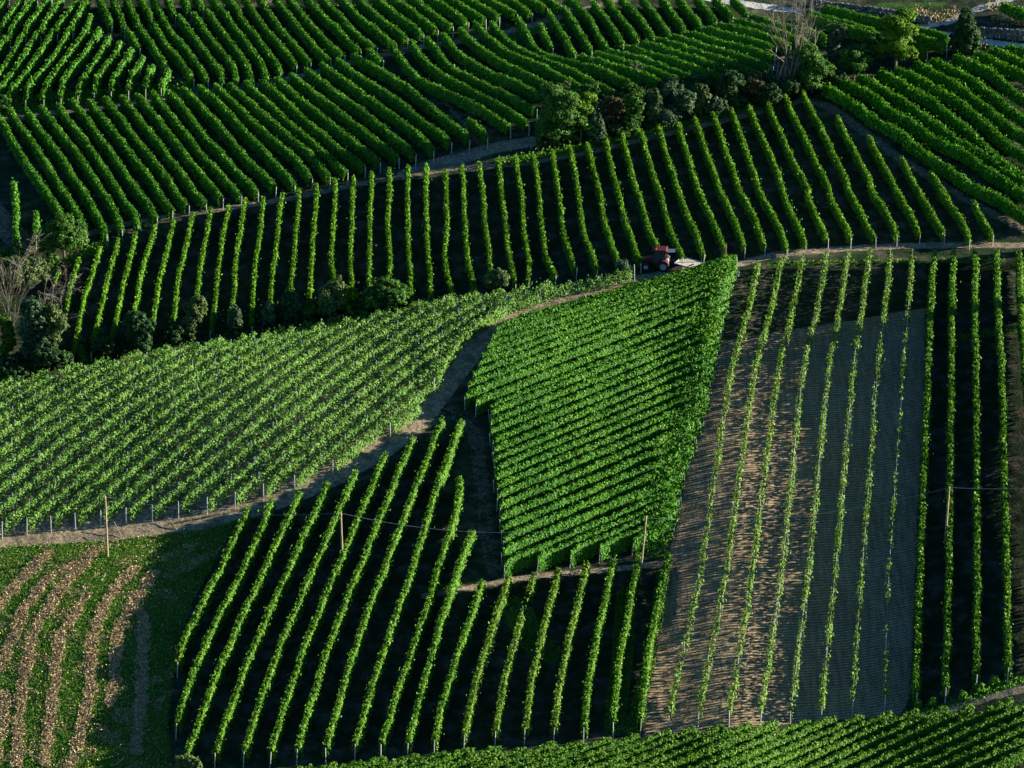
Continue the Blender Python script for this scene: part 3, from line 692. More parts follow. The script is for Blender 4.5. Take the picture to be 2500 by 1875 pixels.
# --- second slope, left
block(rows('''
a -60,800 0,900 60,1000 130,1120 200,1240 290,1360 370,1480 460,1620 e 500,290
a 70,820 150,950 250,1080 330,1200 420,1350 500,1470 590,1620 e 660,360
a 200,820 290,960 400,1100 500,1240 590,1380 670,1500 760,1659 e 815,360
a 320,800 420,950 530,1080 640,1230 740,1380 830,1520 900,1640 e 938,320
a 440,780 550,940 680,1100 780,1250 880,1400 960,1530 1040,1640 e 1058,290
a 560,750 680,920 800,1080 900,1220 1000,1370 1100,1500 1200,1650
a 685,750 800,900 930,1060 1050,1220 1150,1350 1250,1500 1320,1600
a 805,735 930,890 1050,1060 1180,1210 1290,1360 1380,1500 1445,1560
a 935,720 1060,880 1200,1060 1310,1200 1420,1350 1520,1480 1580,1545
a 1055,710 1200,880 1330,1050 1450,1200 1560,1340 1660,1450 1710,1505
a 1170,690 1300,850 1450,1040 1570,1190 1700,1330 1800,1430 1850,1485
a 1295,680 1420,820 1550,1000 1700,1160 1840,1320 1930,1410 1980,1455
a 1410,660 1550,800 1700,960 1850,1150 1980,1280 2070,1370 2115,1415
a 1530,645 1680,770 1800,900 b 100,1110 250,1270 368,1405
a 1655,635 1780,750 b 0,870 150,1010 300,1130 420,1250 502,1355
a 1770,625 1890,735 b 0,745 200,920 350,1050 500,1180 640,1340
a 1890,610 b 150,760 300,900 450,1030 600,1160 700,1250 772,1305
b 120,600 280,740 450,900 600,1030 750,1150 850,1220 908,1262
b 225,580 400,730 560,860 750,1010 900,1130 1028,1228
b 345,545 500,680 700,830 900,990 1050,1100 1172,1192
b 460,510 620,640 800,770 1000,920 1150,1050 1250,1120 1300,1172
b 585,470 750,600 950,740 1130,870 1300,1000 1400,1080 1442,1140
b 700,435 850,560 1050,680 1200,780 1350,910 1480,1000 1575,1075
b 820,400 950,480 1150,590 1350,740 1500,870 1600,950 1690,1010 1715,1050
b 1715,900 1780,950 1858,1040
'''), 'on the second slope below the track', 'vine rows of the second slope', 'thick', H=1.75, Wd=.70, mat='leaf_up', leaf=.2, dens=195, zlo=.3)
block(rows('b 950,360 1000,420 1045,440'), 'joining two plots beside the upper track', 'stub row', 'stubby', H=2.0, Wd=.8, mat='leaf_up')
# --- sweeping rows, upper middle
block(rows('''
b 1130,310 1160,380 1220,460 1300,560 1400,630 1550,690 1700,760 1850,840 1960,910 2030,955
b 1265,295 1320,370 1400,470 1530,570 1700,660 1850,740 2000,820 2120,890 2172,932
b 1390,265 1470,370 1570,490 1700,570 1900,660 c 120,710 250,780 335,815
b 1515,235 1620,370 1750,470 1900,550 c 150,600 300,680 390,725
b 1650,200 1750,300 1850,390 2000,470 c 150,500 300,570 430,640 520,680
b 1770,160 1860,260 1980,360 2120,430 c 400,500 560,590 700,655
b 1895,145 1960,240 2060,330 c 300,410 450,460 600,520 750,600 960,700
c 205,120 260,220 320,330 400,400 560,450 700,480 850,520 1000,590 1110,650
'''), 'sweeping down to the hedge', 'sweeping vine rows above the hedge', 'curved', H=1.8, Wd=.66, mat='leaf_up', leaf=.2, dens=190)
block(rows('''
c 370,170 410,250 465,345
c 440,70 500,170 560,270 610,350 640,405
c 550,40 620,130 690,240 768,375
c 660,20 760,140 830,260 890,352
c 780,0 870,110 950,220 1012,315
c 870,-50 905,0 990,110 1070,210 1126,290
c 990,-50 1030,0 1120,90 1190,190 1243,270
c 1150,-50 1190,0 1270,110 1330,190 1373,242
c 1300,-50 1340,0 1400,90 1460,160 1488,205
c 1430,-50 1470,0 1530,80 1580,130 1608,180
c 1570,-50 1610,0 1660,60 1728,140
c 1715,-50 1750,0 1800,50 1853,102
c 1850,-50 1890,0 1970,68
'''), 'on the steep top bank', 'steep vine rows of the top bank', 'descending', H=1.8, Wd=.64, mat='leaf_up', leaf=.2, dens=190)
BAND = rows('''
c 655,415 800,445 950,490 1100,530 1300,605
c 795,392 950,430 1150,490 1300,545 1480,605
c 905,370 1100,420 1300,480 1500,565 1660,610
c 1030,340 1200,385 1400,445 1600,510 1830,595
c 1150,308 1350,362 1600,440 1800,520 1930,565
c 1265,283 1500,350 1700,410 1900,480 2060,540
c 1385,258 1600,322 1800,380 2000,440 2150,490
c 1500,228 1750,300 1950,350 d 270,410
c 1620,198 1850,252 2100,322 d 280,345
c 1740,163 1950,212 d 240,260 400,330
c 1860,135 2000,163 d 240,205 420,260 560,310
c 1975,98 2110,125 d 200,140 330,178 500,210 620,240 700,270
d 560,105 750,165 950,225 1050,240
d 500,68 560,75 750,138 900,178 1100,235
d 640,38 850,78 1100,138 1250,168 1500,228 1630,268
d 1340,250 1450,280 1600,325
d 1310,310 1400,335 1455,372
''')
for i, uv in enumerate(BAND):
    vine_row(uv, f'level vine row, {ordn(i + 1)} counting upward from the hedge', 'near-level rows behind the hedge', H=2.0, Wd=.6, mat='leaf_up', leaf=.2, dens=195)
# --- shaggy block, right
SH = rows('''
d 680,650 780,710 920,790 1000,860 1100,930 1250,1000 1330,1080 1450,1160 1580,1260 1700,1340 1850,1430 2000,1500 2150,1600 2300,1700
d 800,600 950,670 1100,760 1200,850 1330,920 1500,1040 1650,1120 1770,1170 1900,1270 2050,1370 2300,1530
d 940,570 1080,640 1200,720 1330,800 1480,900 1600,1000 1750,1090 1900,1180 2050,1290 2300,1440
d 1090,530 1250,610 1400,700 1550,800 1700,920 1850,1050 1960,1170 2100,1270 2300,1390
d 1220,510 1400,590 1600,700 1750,800 1900,920 2040,1060 2300,1230
d 1380,460 1550,560 1750,680 1900,800 2050,920 2300,1090
d 1510,440 1700,540 1850,620 1950,700 2100,820 2300,960
d 1670,410 1850,490 2000,560 2080,650 2300,800
d 1830,390 2000,460 2130,520 2300,610
d 1950,360 2100,420 2300,500
d 2080,335 2212,370 2320,400
d 2040,10 2150,60 2300,110
''')
for i, uv in enumerate(SH):
    lb = f'shaggy broad vine row, {ordn(i + 1)} from the bottom, in the upper right block' if i < 11 else 'shaggy vine row above the stone wall at the top right corner'
    vine_row(uv, lb, 'shaggy vine rows of the upper right', H=1.75, Wd=.72, dens=220, leaf=.24, mat='leaf_shaggy', shag=.13, zlo=.3, hvar=.12)
print('vine rows:', NROW)
#@@OBJS
# ------------------------------------------------------------------ trees, bushes, dead stems
def crown_cloud(lobes, nclump, per, leaf, cr, rs, core=.55, spiky=0.0):
    lobes = np.array(lobes, float); ar = (lobes[:, 3] * lobes[:, 4] * lobes[:, 5]) ** (2 / 3.); pr = ar / ar.sum()
    li = rs.choice(len(lobes), nclump, p=pr); d = rs.normal(size=(nclump, 3)); d /= np.linalg.norm(d, axis=1, keepdims=True)
    d[:, 2] = np.where(d[:, 2] < -.55, -d[:, 2], d[:, 2])
    c = lobes[li, :3] + d * lobes[li, 3:] * rs.uniform(.62, 1.15, (nclump, 1))
    n = nclump * per; ci = np.repeat(np.arange(nclump), per); o = rs.normal(size=(n, 3)); o /= np.linalg.norm(o, axis=1, keepdims=True)
    rr = cr * rs.uniform(.55, 1.35, nclump)[ci] * rs.uniform(.2, 1, n) ** .5
    sq = np.array([1, 1, .75 + spiky]); C = c[ci] + o * rr[:, None] * sq + d[ci] * spiky * rs.uniform(0, .5, (n, 1))
    C[:, 2] = np.maximum(C[:, 2], .05)
    N = o * .5 + d[ci] * .9 + rs.normal(scale=.6, size=(n, 3)) + np.array([0, 0, .2])
    V, Q = leaf_quads(C, N, leaf, rs); rn = np.clip(rs.normal(.5, .17, n) + rs.normal(0, .10, nclump)[ci], 0, 1)
    if core:  # dark blobs added inside each lobe to stop light and deepen the shade
        for L in lobes:
            b = bmesh.new(); bmesh.ops.create_uvsphere(b, u_segments=8, v_segments=6, radius=1.0)
            vs = np.array([v.co[:] for v in b.verts]) * (1 + rs.normal(0, .08, (len(b.verts), 1))) * L[3:] * core + L[:3]
            q = [[v.index for v in f.verts] for f in b.faces]; q = [x for x in q if len(x) == 4]; b.free()
            V2 = len(V); V = np.vstack([V, vs]); Q = np.vstack([Q, np.array(q) + V2]); rn = np.r_[rn, np.full(len(q), .1)]
    return V, Q, rn
TN = 0
def plant(u, vb, wpx, hpx, label, mat='tree_green', cat='bush', name='bush', group=None, shape='round', far=True, leaf=.19, dens=1.7, core=.42, limbs=4, base=None, stems=True):
    global TN; TN += 1; rs = np.random.RandomState(5000 + TN)
    p = ground(u, vb, far) if base is None else base; s = scale_at(p); Wd = wpx / s; H = hpx / s / .99
    lobes = []
    if shape == 'round':
        for k in range(7):
            a = k * 2 * math.pi / 6 + rs.uniform(-.4, .4); q = .26 * Wd * (0 if k == 6 else 1)
            lobes.append((q * math.cos(a), q * math.sin(a) * .8, H * (.42 + (0.22 if k == 6 else rs.uniform(-.08, .16))), Wd * rs.uniform(.22, .3), Wd * rs.uniform(.22, .28), H * rs.uniform(.24, .34)))
    elif shape == 'cone':
        for k in range(7):
            f = k / 6.0; r = Wd * .5 * (1.0 - .72 * f ** 1.3) * (.8 if k == 0 else 1)
            lobes.append((rs.uniform(-.05, .05) * Wd, rs.uniform(-.05, .05) * Wd, H * (.13 + .74 * f), r, r, H * .13))
    elif shape == 'plume':
        for k in range(6):
            a = rs.uniform(0, 6.28); q = rs.uniform(.05, .28) * Wd; h = H * rs.uniform(.3, .46)
            lobes.append((q * math.cos(a), q * math.sin(a), h * 1.1, Wd * .17, Wd * .17, h))
    elif shape == 'layer':
        for k in range(9):
            a = k * 2.4; q = Wd * .3 * rs.uniform(.3, 1); f = .35 + .6 * (k / 8.0)
            lobes.append((q * math.cos(a), q * math.sin(a), H * f, Wd * rs.uniform(.17, .26), Wd * rs.uniform(.17, .26), H * .085))
    elif shape == 'tall':
        for k in range(8):
            a = rs.uniform(0, 6.28); f = k / 7.0; q = Wd * .2
            lobes.append((q * math.cos(a), q * math.sin(a) * .7, H * (.2 + .66 * f), Wd * rs.uniform(.24, .32), Wd * .27, H * .16))
    vol = Wd * H; nc = int(max(30, 22 * vol * dens ** .5)); per = int(30 * dens)
    t = thing(name, p, label, cat, group)
    V, Q, rn = crown_cloud(lobes, nc, per, leaf, max(.22, .075 * min(Wd, H)), rs, core, spiky=.35 if shape == 'plume' else 0)
    link('crown' if H > 2.5 else 'foliage', np_mesh('leaf_crown', V, Q, rn, M[mat]), t)
    if stems:
        b = MB(); r0 = max(.04, .028 * H)
        top = Vector((0, 0, H * .45)); b.tube((0, 0, -.3), top, r0, r0 * .65, 8)
        for k in range(limbs):
            L = lobes[k % len(lobes)]; b.path([top * rs.uniform(.5, 1), Vector(L[:3]) * .6 + top * .35 + Vector((0, 0, .1 * H)), Vector(L[:3]) + Vector((0, 0, L[5] * .5))], r0 * .5, r0 * .15, 5)
        b.obj('trunk', M['bark'], t)
    return t
def twigs(b, a, d, L, r, depth, rs, droop=0.0, spread=.5, nb=3):
    pts = [a]; dd = d.normalized(); p = a.copy(); n = 4
    for i in range(n):
        dd = (dd + Vector((rs.normal(0, .12), rs.normal(0, .12), -droop * (i + 1) / n))).normalized(); p = p + dd * (L / n); pts.append(p.copy())
    b.path(pts, r, max(.012, r * .45), 5 if depth > 1 else 3)
    if depth <= 0: return
    for k in range(nb):
        i = rs.randint(1, n + 1); az = rs.uniform(0, 6.28); side = Vector((math.cos(az), math.sin(az), rs.uniform(-.1, .4)))
        twigs(b, pts[i], (dd * (1 - spread) + side * spread), L * rs.uniform(.42, .62), max(.012, r * .5), depth - 1, rs, droop * 1.5 + .02, spread, nb)
def dead_tree(u, vb, hpx, label, stems=4, spread=.12, droop=.05, depth=3, nb=4, far=True, name='dead_tree', cat='dead tree', mat='bark_dead', r=.09, split=.5, base=None):
    p = ground(u, vb, far) if base is None else base; H = hpx / scale_at(p); rs = np.random.RandomState(int(u * 7 + vb)); t = thing(name, p, label, cat)
    for k in range(stems):
        a = k * 6.28 / stems + .5; b = MB()
        twigs(b, Vector((.12 * math.cos(a), .12 * math.sin(a), -.2)), Vector((spread * math.cos(a), spread * math.sin(a), 1)), H * rs.uniform(.75, 1.0), r, depth, rs, droop * .2, split, nb)
        b.obj('stem', M[mat], t)
    return t
HG = 'trees and bushes of the hedge'
plant(1364, 358, 112, 146, 'large round dark green tree at the left end of the hedge', 'tree_green', 'tree', 'tree', HG, 'tall', dens=1.2)
plant(1418, 350, 82, 118, 'lime green feathery tree leaning out of the large dark hedge tree', 'tree_lime', 'tree', 'tree', HG, 'layer', dens=1.2, core=.35)
plant(1455, 352, 50, 78, 'grey green bush at the foot of the lime green tree', 'tree_grey', group=HG, shape='tall')
plant(1374, 262, 46, 62, 'small feathery tree with a rusty top above the large hedge tree', 'tree_olive', 'tree', 'tree', HG, 'layer', core=.3)
plant(1438, 268, 60, 66, 'feathery green sapling behind the lime green tree', 'tree_green', 'tree', 'tree', HG, 'layer', core=.3)
plant(1497, 318, 62, 82, 'rusty leaved bush over a dark hollow in the hedge', 'tree_brown', group=HG, shape='tall')
plant(1508, 338, 60, 40, 'low dark bush in the hollow of the hedge', 'tree_dark', group=HG)
plant(1546, 334, 56, 106, 'ivy green tree in the centre of the hedge', 'tree_green', 'tree', 'tree', HG, 'tall', dens=1.2)
plant(1540, 262, 66, 60, 'broad green bush behind the ivy green tree', 'tree_green', group=HG)
plant(1594, 310, 46, 90, 'yellowish mottled tree between green and grey bushes', 'tree_olive', 'tree', 'tree', HG, 'tall')
plant(1626, 316, 46, 54, 'small round silver grey bush in front of the grey tree', 'tree_grey', group=HG)
plant(1656, 300, 78, 96, 'large silver grey willow in the hedge', 'tree_grey', 'tree', 'tree', HG, 'tall', dens=1.2)
plant(1711, 286, 56, 80, 'olive green bush right of the silver grey willow', 'tree_olive', group=HG, shape='tall')
plant(1745, 288, 54, 56, 'dark grey bush in the shade of the hedge', 'tree_grey', group=HG)
plant(1782, 266, 74, 92, 'dense dark green bush left of the rusty bush', 'tree_dark', group=HG, shape='tall')
plant(1700, 235, 90, 50, 'wide dark bush behind the olive green bush', 'tree_dark', group=HG)
plant(1640, 232, 70, 44, 'dark bush tucked behind the silver grey willow', 'tree_dark', group=HG)
plant(1840, 250, 62, 74, 'rusty green bush beside the bare tall tree', 'tree_brown', group=HG)
plant(1880, 262, 70, 60, 'low dark bush under the bare tall tree', 'tree_dark', group=HG)
plant(1925, 245, 66, 62, 'broad dark bush right of the bare tree foot', 'tree_dark', group=HG)
plant(1982, 226, 96, 116, 'tall dense green tree right of the bare tree', 'tree_green', 'tree', 'tree', HG, 'tall', dens=1.2)
plant(2042, 172, 50, 112, 'narrow grey green poplar rising behind the dense green tree', 'tree_grey', 'tree', 'tree', HG, 'tall', core=.4)
plant(2085, 196, 104, 82, 'spreading green tree at the top of the hedge', 'tree_green', 'tree', 'tree', HG, 'layer', dens=1.2)
plant(2040, 215, 60, 48, 'round dark bush at the corner of the shaggy vine block', 'tree_dark', group=HG)
plant(2186, 182, 104, 152, 'tall yellow green locust tree at the right end of the hedge', 'tree_lime', 'tree', 'tree', HG, 'layer', dens=1.3, core=.3)
plant(2196, 130, 76, 92, 'olive tinged crown behind the locust tree', 'tree_olive', 'tree', 'tree', HG, 'layer', core=.3)
plant(2128, 160, 70, 72, 'lower green tree left of the locust tree', 'tree_green', 'tree', 'tree', HG, 'layer')
plant(2357, 136, 80, 116, 'dark cone shaped evergreen beside the gravel road', 'tree_dark', 'tree', 'evergreen_tree', None, 'cone', dens=1.6, leaf=.2, core=.8)
dead_tree(1927, 232, 250, 'tall bare tree with pale stems and hanging twigs', 6, .07, .12, 3, 5, r=.065, split=.25)
dead_tree(1902, 240, 120, 'shorter bare tree left of the tall bare tree', 3, .16, .2, 2, 4, split=.6)
dead_tree(1562, 206, 44, 'bare twiggy shrub above the hedge', 4, .3, 0, 2, 3, name='bare_shrub', cat='shrub', r=.05)
dead_tree(1472, 236, 26, 'small bare shrub behind the feathery sapling', 4, .4, 0, 1, 3, name='bare_shrub', cat='shrub', r=.05)
dead_tree(1988, 165, 110, 'bare spiky stem wrapped in green leaves', 1, .05, .05, 2, 4, r=.08)
LG = 'trees and bushes of the left gully'
plant(157, 636, 120, 122, 'round walnut tree beside the dirt track at the left edge', 'tree_green', 'tree', 'tree', None, 'round', dens=1.3)
plant(122, 655, 46, 44, 'small bush at the foot of the round walnut tree', 'tree_green', group=LG)
plant(28, 655, 84, 62, 'bright green bush at the left picture edge', 'tree_green', group=LG)
plant(48, 712, 140, 92, 'wide pale green bush covering the track bank', 'tree_olive', group=LG, dens=1.2)
plant(88, 898, 82, 172, 'tall dark grey green tree in the left gully', 'tree_grey', 'tree', 'tree', LG, 'tall', dens=1.2)
plant(135, 898, 74, 160, 'olive grey tree with bare tops in the left gully', 'tree_olive', 'tree', 'tree', LG, 'tall', dens=1.1)
plant(120, 905, 120, 70, 'dark undergrowth bush below the olive grey tree', 'tree_dark', group=LG)
plant(14, 880, 48, 110, 'bright ivy covered tree at the left picture edge', 'ivy', 'tree', 'tree', LG, 'tall')
plant(28, 925, 110, 56, 'dark bush beside the corner of the staked vineyard', 'tree_dark', group=LG)
plant(200, 886, 22, 44, 'slim leafy sapling above the staked vineyard', 'tree_green', group=LG, shape='cone')
plant(252, 872, 62, 54, 'dark wispy bush between two middle slope rows', 'tree_dark', group=LG, core=.3)
plant(338, 864, 82, 106, 'dark blue green bush against the middle slope rows', 'tree_dark', group=LG, shape='tall')
plant(424, 840, 56, 56, 'low dark bush left of the olive bush', 'tree_dark', group=LG)
plant(474, 828, 62, 104, 'olive grey bush rising in front of a vine row', 'tree_olive', group=LG, shape='tall')
plant(574, 818, 44, 86, 'narrow grey bush with upright shoots', 'tree_grey', group=LG, shape='plume')
plant(653, 802, 40, 66, 'thin grey bush with loose twigs', 'tree_grey', group=LG, shape='plume', core=.3)
plant(709, 790, 54, 80, 'very dark grey bush left of the two toned bush', 'tree_dark', group=LG, shape='tall')
plant(760, 782, 44, 50, 'small green bush at the foot of the two toned bush', 'tree_green', group=LG)
plant(806, 776, 84, 100, 'two toned feathery olive bush above the crest', 'tree_olive', group=LG, shape='plume', dens=1.3)
plant(850, 772, 50, 72, 'yellow green half of the feathery bush', 'tree_lime', group=LG, shape='tall')
plant(940, 764, 122, 88, 'broad round dark green bush above the crest', 'tree_green', group=LG, dens=1.2)
plant(880, 772, 60, 46, 'low dark bush left of the broad round bush', 'tree_dark', group=LG)
plant(1213, 716, 64, 64, 'round spiky sage green bush on the crest', 'tree_olive', group=LG, dens=1.3, far=False)
plant(1520, 676, 70, 46, 'grey leaved willow bush in front of the tractor', 'tree_grey', group=LG, shape='plume', dens=1.2, far=False)
plant(455, 1900, 88, 62, 'pale sage bush at the bottom edge of the picture', 'tree_olive', shape='plume', dens=1.5, far=False)
plant(5, 272, 48, 44, 'green bush at the left end of the grassy bank', 'tree_green', far=False)
dead_tree(28, 800, 165, 'bleached bare tree fanning out at the left picture edge', 6, .16, .05, 3, 4, split=.25, r=.045)
dead_tree(122, 842, 140, 'bare stems rising out of the olive grey tree', 3, .12, .1, 3, 4, split=.35, r=.05)
dead_tree(140, 760, 90, 'brown drooping bare tree top beside the first vine row', 3, .25, .9, 2, 6, split=.4, r=.05, mat='bark')
# trees standing outside the picture to the right throw the dark bands across the plot
def gp(u, v): return ground(u, v)
plant(2770, 762, 66, 215, 'tall poplar right of the ploughed plot', 'tree_dark', 'tree', 'tree', None, 'tall', base=gp(2770, 762))
plant(2700, 600, 50, 130, 'small poplar beside the tractor track, right of the ploughed plot', 'tree_dark', 'tree', 'tree', None, 'tall', base=gp(2700, 600))

# ------------------------------------------------------------------ tractor
def arc(cx, cz, r0, r1, a0, a1, n=12):
    o = [(cx + r1 * math.cos(a0 + (a1 - a0) * i / n), cz + r1 * math.sin(a0 + (a1 - a0) * i / n)) for i in range(n + 1)]
    return o + [(cx + r0 * math.cos(a1 - (a1 - a0) * i / n), cz + r0 * math.sin(a1 - (a1 - a0) * i / n)) for i in range(n + 1)]
def wheel(t, x, y, r, w, sgn):
    b = MB(); prof = [(r * .58, -w / 2), (r * .9, -w / 2), (r, -w * .36), (r, w * .36), (r * .9, w / 2), (r * .58, w / 2), (r * .58, -w / 2)]
    b.lathe(prof, (x, y, r))
    for k in range(22):
        a = k * 2 * math.pi / 22
        for sd_ in (-1, 1):
            b.box((x + (r + .012) * math.cos(a + sd_ * .06), y + sd_ * w * .22, r + (r + .012) * math.sin(a + sd_ * .06)), (.05, w * .42, .055), Matrix.Rotation(-a - sd_ * .0, 3, 'Y'))
    me = b.obj('wheel', M['black'], t)
    b = MB(); b.lathe([(.02, sgn * w * .12), (r * .2, sgn * w * .16), (r * .24, sgn * w * .05), (r * .48, sgn * w * .1), (r * .55, sgn * w * .40), (r * .60, sgn * w * .44), (r * .60, -sgn * w * .44), (r * .3, -sgn * w * .1), (.02, -sgn * w * .1)], (x, y, r))
    for k in range(8):
        a = k * math.pi / 4; b.tube((x + r * .15 * math.cos(a), y + sgn * w * .15, r + r * .15 * math.sin(a)), (x + r * .15 * math.cos(a), y + sgn * w * .22, r + r * .15 * math.sin(a)), .02)
    b.obj('rim', M['rim'], me); return me
pr_, pf_ = ground(1619, 664), ground(1574, 666)
th = rad(171); fw = Vector((math.cos(th), math.sin(th), 0)); lf = Vector((-fw.y, fw.x, 0))
org = Vector(pr_) - lf * .72; org.z = float(terrain(org.x, org.y))
fz = org + fw * 2.1; zr = (float(terrain(*(org + lf * .72)[:2])) + float(terrain(*(org - lf * .72)[:2]))) / 2; zf_ = (float(terrain(*(fz + lf * .7)[:2])) + float(terrain(*(fz - lf * .7)[:2]))) / 2
roll = math.atan2(float(terrain(*(org + lf * .72)[:2])) - float(terrain(*(org - lf * .72)[:2])), 1.44)
tr = thing('tractor', (org.x, org.y, zr + .02), 'red tractor with a cab and grey wheel rims parked on the dirt track', 'tractor')
tr.rotation_mode = 'XYZ'; tr.rotation_euler = (roll * .8, -math.atan2(zf_ - zr, 2.1), th)
for y in (.72, -.72): wheel(tr, 0, y, .70, .42, 1 if y > 0 else -1)
for y in (.68, -.68): wheel(tr, 2.1, y, .48, .28, 1 if y > 0 else -1)
b = MB(); b.box((1.3, 0, .72), (2.3, .46, .42), bevel=.03); b.box((.0, 0, .72), (.7, .5, .5), bevel=.04); b.tube((0, -.6, .7), (0, .6, .7), .11); b.tube((2.1, -.6, .48), (2.1, .6, .48), .07)
b.box((2.5, 0, .62), (.18, .5, .34), bevel=.02); b.box((.62, .5, .55), (.55, .3, .3), bevel=.03); b.box((.62, -.5, .55), (.55, .3, .3), bevel=.03); b.obj('chassis', M['darkmetal'], tr)
b = MB(); b.prism([(1.15, .98), (1.15, 1.62), (1.7, 1.58), (2.25, 1.45), (2.55, 1.28), (2.6, .92), (2.3, .95)], -.31, .31); b.obj('hood', M['red'], tr)
b = MB(); b.box((2.59, 0, 1.05), (.03, .46, .32)); [b.box((1.85, s * .315, 1.12), (.75, .012, .22)) for s in (1, -1)]; b.obj('grille', M['darkmetal'], tr)
for s in (1, -1):
    b = MB(); b.box((2.57, s * .2, 1.24), (.06, .12, .08), bevel=.01); b.obj('headlight', M['white'], tr)
for s in (1, -1):
    b = MB(); b.prism(arc(0, .70, .76, .82, rad(12), rad(150)), s * .48 - .0, s * .98); b.box((.30, s * .56, 1.2), (.6, .16, .5), bevel=.03); b.obj('fender', M['red'], tr)
    b = MB(); b.prism(arc(2.1, .48, .52, .55, rad(35), rad(135), 8), s * .56, s * .84); b.obj('mudguard', M['darkmetal'], tr)
b = MB()
for s in (1, -1):
    for x0, z0, x1, z1 in ((1.28, .9, 1.12, 2.52), (.42, .95, .42, 2.52), (-.28, 1.25, -.22, 2.52)): b.tube((x0, s * .52, z0), (x1, s * .50, z1), .035, seg=6)
    b.tube((1.28, s * .52, .92), (.42, s * .52, .92), .03); b.tube((-.28, s * .52, 1.28), (.42, s * .52, 1.28), .03); b.tube((1.14, s * .5, 2.5), (-.24, s * .5, 2.5), .035)
for x, z in ((1.28, .92), (1.13, 2.5), (-.24, 2.5), (-.28, 1.28)): b.tube((x, -.52, z), (x, .52, z), .03)
b.box((.5, 0, .95), (1.5, .95, .06)); b.obj('cab_frame', M['darkmetal'], tr)
b = MB()
for s in (1, -1):
    b.prism([(1.23, 1.0), (.46, 1.0), (.46, 2.46), (1.1, 2.46)], s * .505, s * .515); b.prism([(.38, 1.34), (-.24, 1.34), (-.2, 2.46), (.38, 2.46)], s * .505, s * .515)
b.box((1.2, 0, 1.72), (.012, .96, 1.45), Matrix.Rotation(rad(-6), 3, 'Y')); b.obj('window', M['glass'], tr)
b = MB(); b.box((-.80, 0, 2.50), (1.15, .92, .02), Matrix.Rotation(rad(4), 3, 'Y')); b.obj('rear_window', plain('raised_glass', (.16, .20, .26), .25), tr)
b = MB(); b.prism([(1.34, 2.54), (1.28, 2.66), (1.0, 2.76), (-.3, 2.78), (-.46, 2.66), (-.44, 2.54)], -.60, .60); b.obj('roof', M['red'], tr)
b = MB(); b.tube((.9, .38, 2.76), (.9, .38, 2.90), .055, .045, 10); b.obj('beacon', M['orange'], tr)
b = MB(); b.box((.05, 0, 1.30), (.45, .5, .14), bevel=.04); b.box((-.16, 0, 1.62), (.12, .46, .6), bevel=.04); b.obj('seat', M['black'], tr)
b = MB(); b.tube((1.0, 0, 1.0), (.75, 0, 1.55), .03); b.lathe([(.17, -.012), (.2, 0), (.17, .012), (.17, -.012)], (.72, 0, 1.5), 14)
b.obj('steering_wheel', M['black'], tr).location = (0, 0, 0) if False else (0, 0, 0)
b = MB(); b.tube((1.25, .30, 1.55), (1.25, .30, 2.2), .035); b.obj('exhaust', M['darkmetal'], tr)
for s in (1, -1):
    b = MB(); b.path([(1.15, s * .5, 2.3), (1.35, s * .85, 2.35)], .015); b.box((1.36, s * .92, 2.25), (.04, .16, .28), bevel=.01); b.obj('mirror', M['darkmetal'], tr)
for s in (1, -1):
    b = MB(); b.path([(-.3, s * .25, .6), (-1.15, s * .38, .45)], .035); b.path([(-.35, s * .2, 1.0), (-.8, s * .3, 1.05), (-.85, s * .34, .5)], .03); b.obj('linkage_arm', M['darkmetal'], tr)
b = MB(); b.box((-.45, 0, 1.15), (.3, .7, .35), bevel=.03); b.obj('hydraulic_block', M['rim'], tr)
# ------------------------------------------------------------------ flatbed trailer
c0 = ground(1697, 662); hd = math.atan2(1.95, -3.45)
tl = thing('trailer', (c0[0], c0[1], c0[2]), 'flatbed trailer with grey boards and a blue frame behind the red tractor', 'trailer', None, hd)
tl.rotation_euler = (rad(-8), rad(-8), hd)
b = MB()
for k in range(8): b.box((0, -.98 + k * .28, .80), (4.5, .268, .05))
b.obj('deck', M['planks'], tl)
b = MB()
for s in (1, -1): b.box((0, s * 1.14, .80), (4.6, .06, .16)); b.box((0, s * .45, .68), (4.1, .08, .14))
b.obj('frame', M['blue'], tl)
b = MB(); b.box((2.28, 0, .84), (.05, 2.24, .22)); b.box((-2.28, 0, .82), (.05, 2.24, .16)); b.obj('end_board', M['rim'], tl)
b = MB(); b.path([(2.1, .4, .66), (3.2, 0, .5)], .05); b.path([(2.1, -.4, .66), (3.2, 0, .5)], .05); b.obj('drawbar', M['blue'], tl)
for s in (1, -1):
    b = MB(); b.lathe([(.05, -.09), (.2, -.1), (.33, -.1), (.36, 0), (.33, .1), (.2, .1), (.05, .09)], (-.3, s * .78, .36), 20); b.obj('wheel', M['black'], tl)
for dx, dy, k in ((-.4, .1, 1), (-1.1, -.35, 2), (.3, .3, 3)):
    p = tl.matrix_basis @ Vector((dx, dy, .86)); b = MB(); b.box((0, 0, .03), (.5 + .1 * k, .12, .06), Matrix.Rotation(.4 * k, 3, 'Z')); b.box((.1, .08, .05), (.3, .2, .08), Matrix.Rotation(-.5 * k, 3, 'Z'), .02)
    o = b.obj('scrap', M['darkmetal']); o.location = p; tag(o, ['dark scrap piece in the middle of the trailer deck', 'dark scrap piece at the rear of the trailer deck', 'dark scrap piece near the front of the trailer deck'][k - 1], 'scrap', 'scrap lying on the trailer')
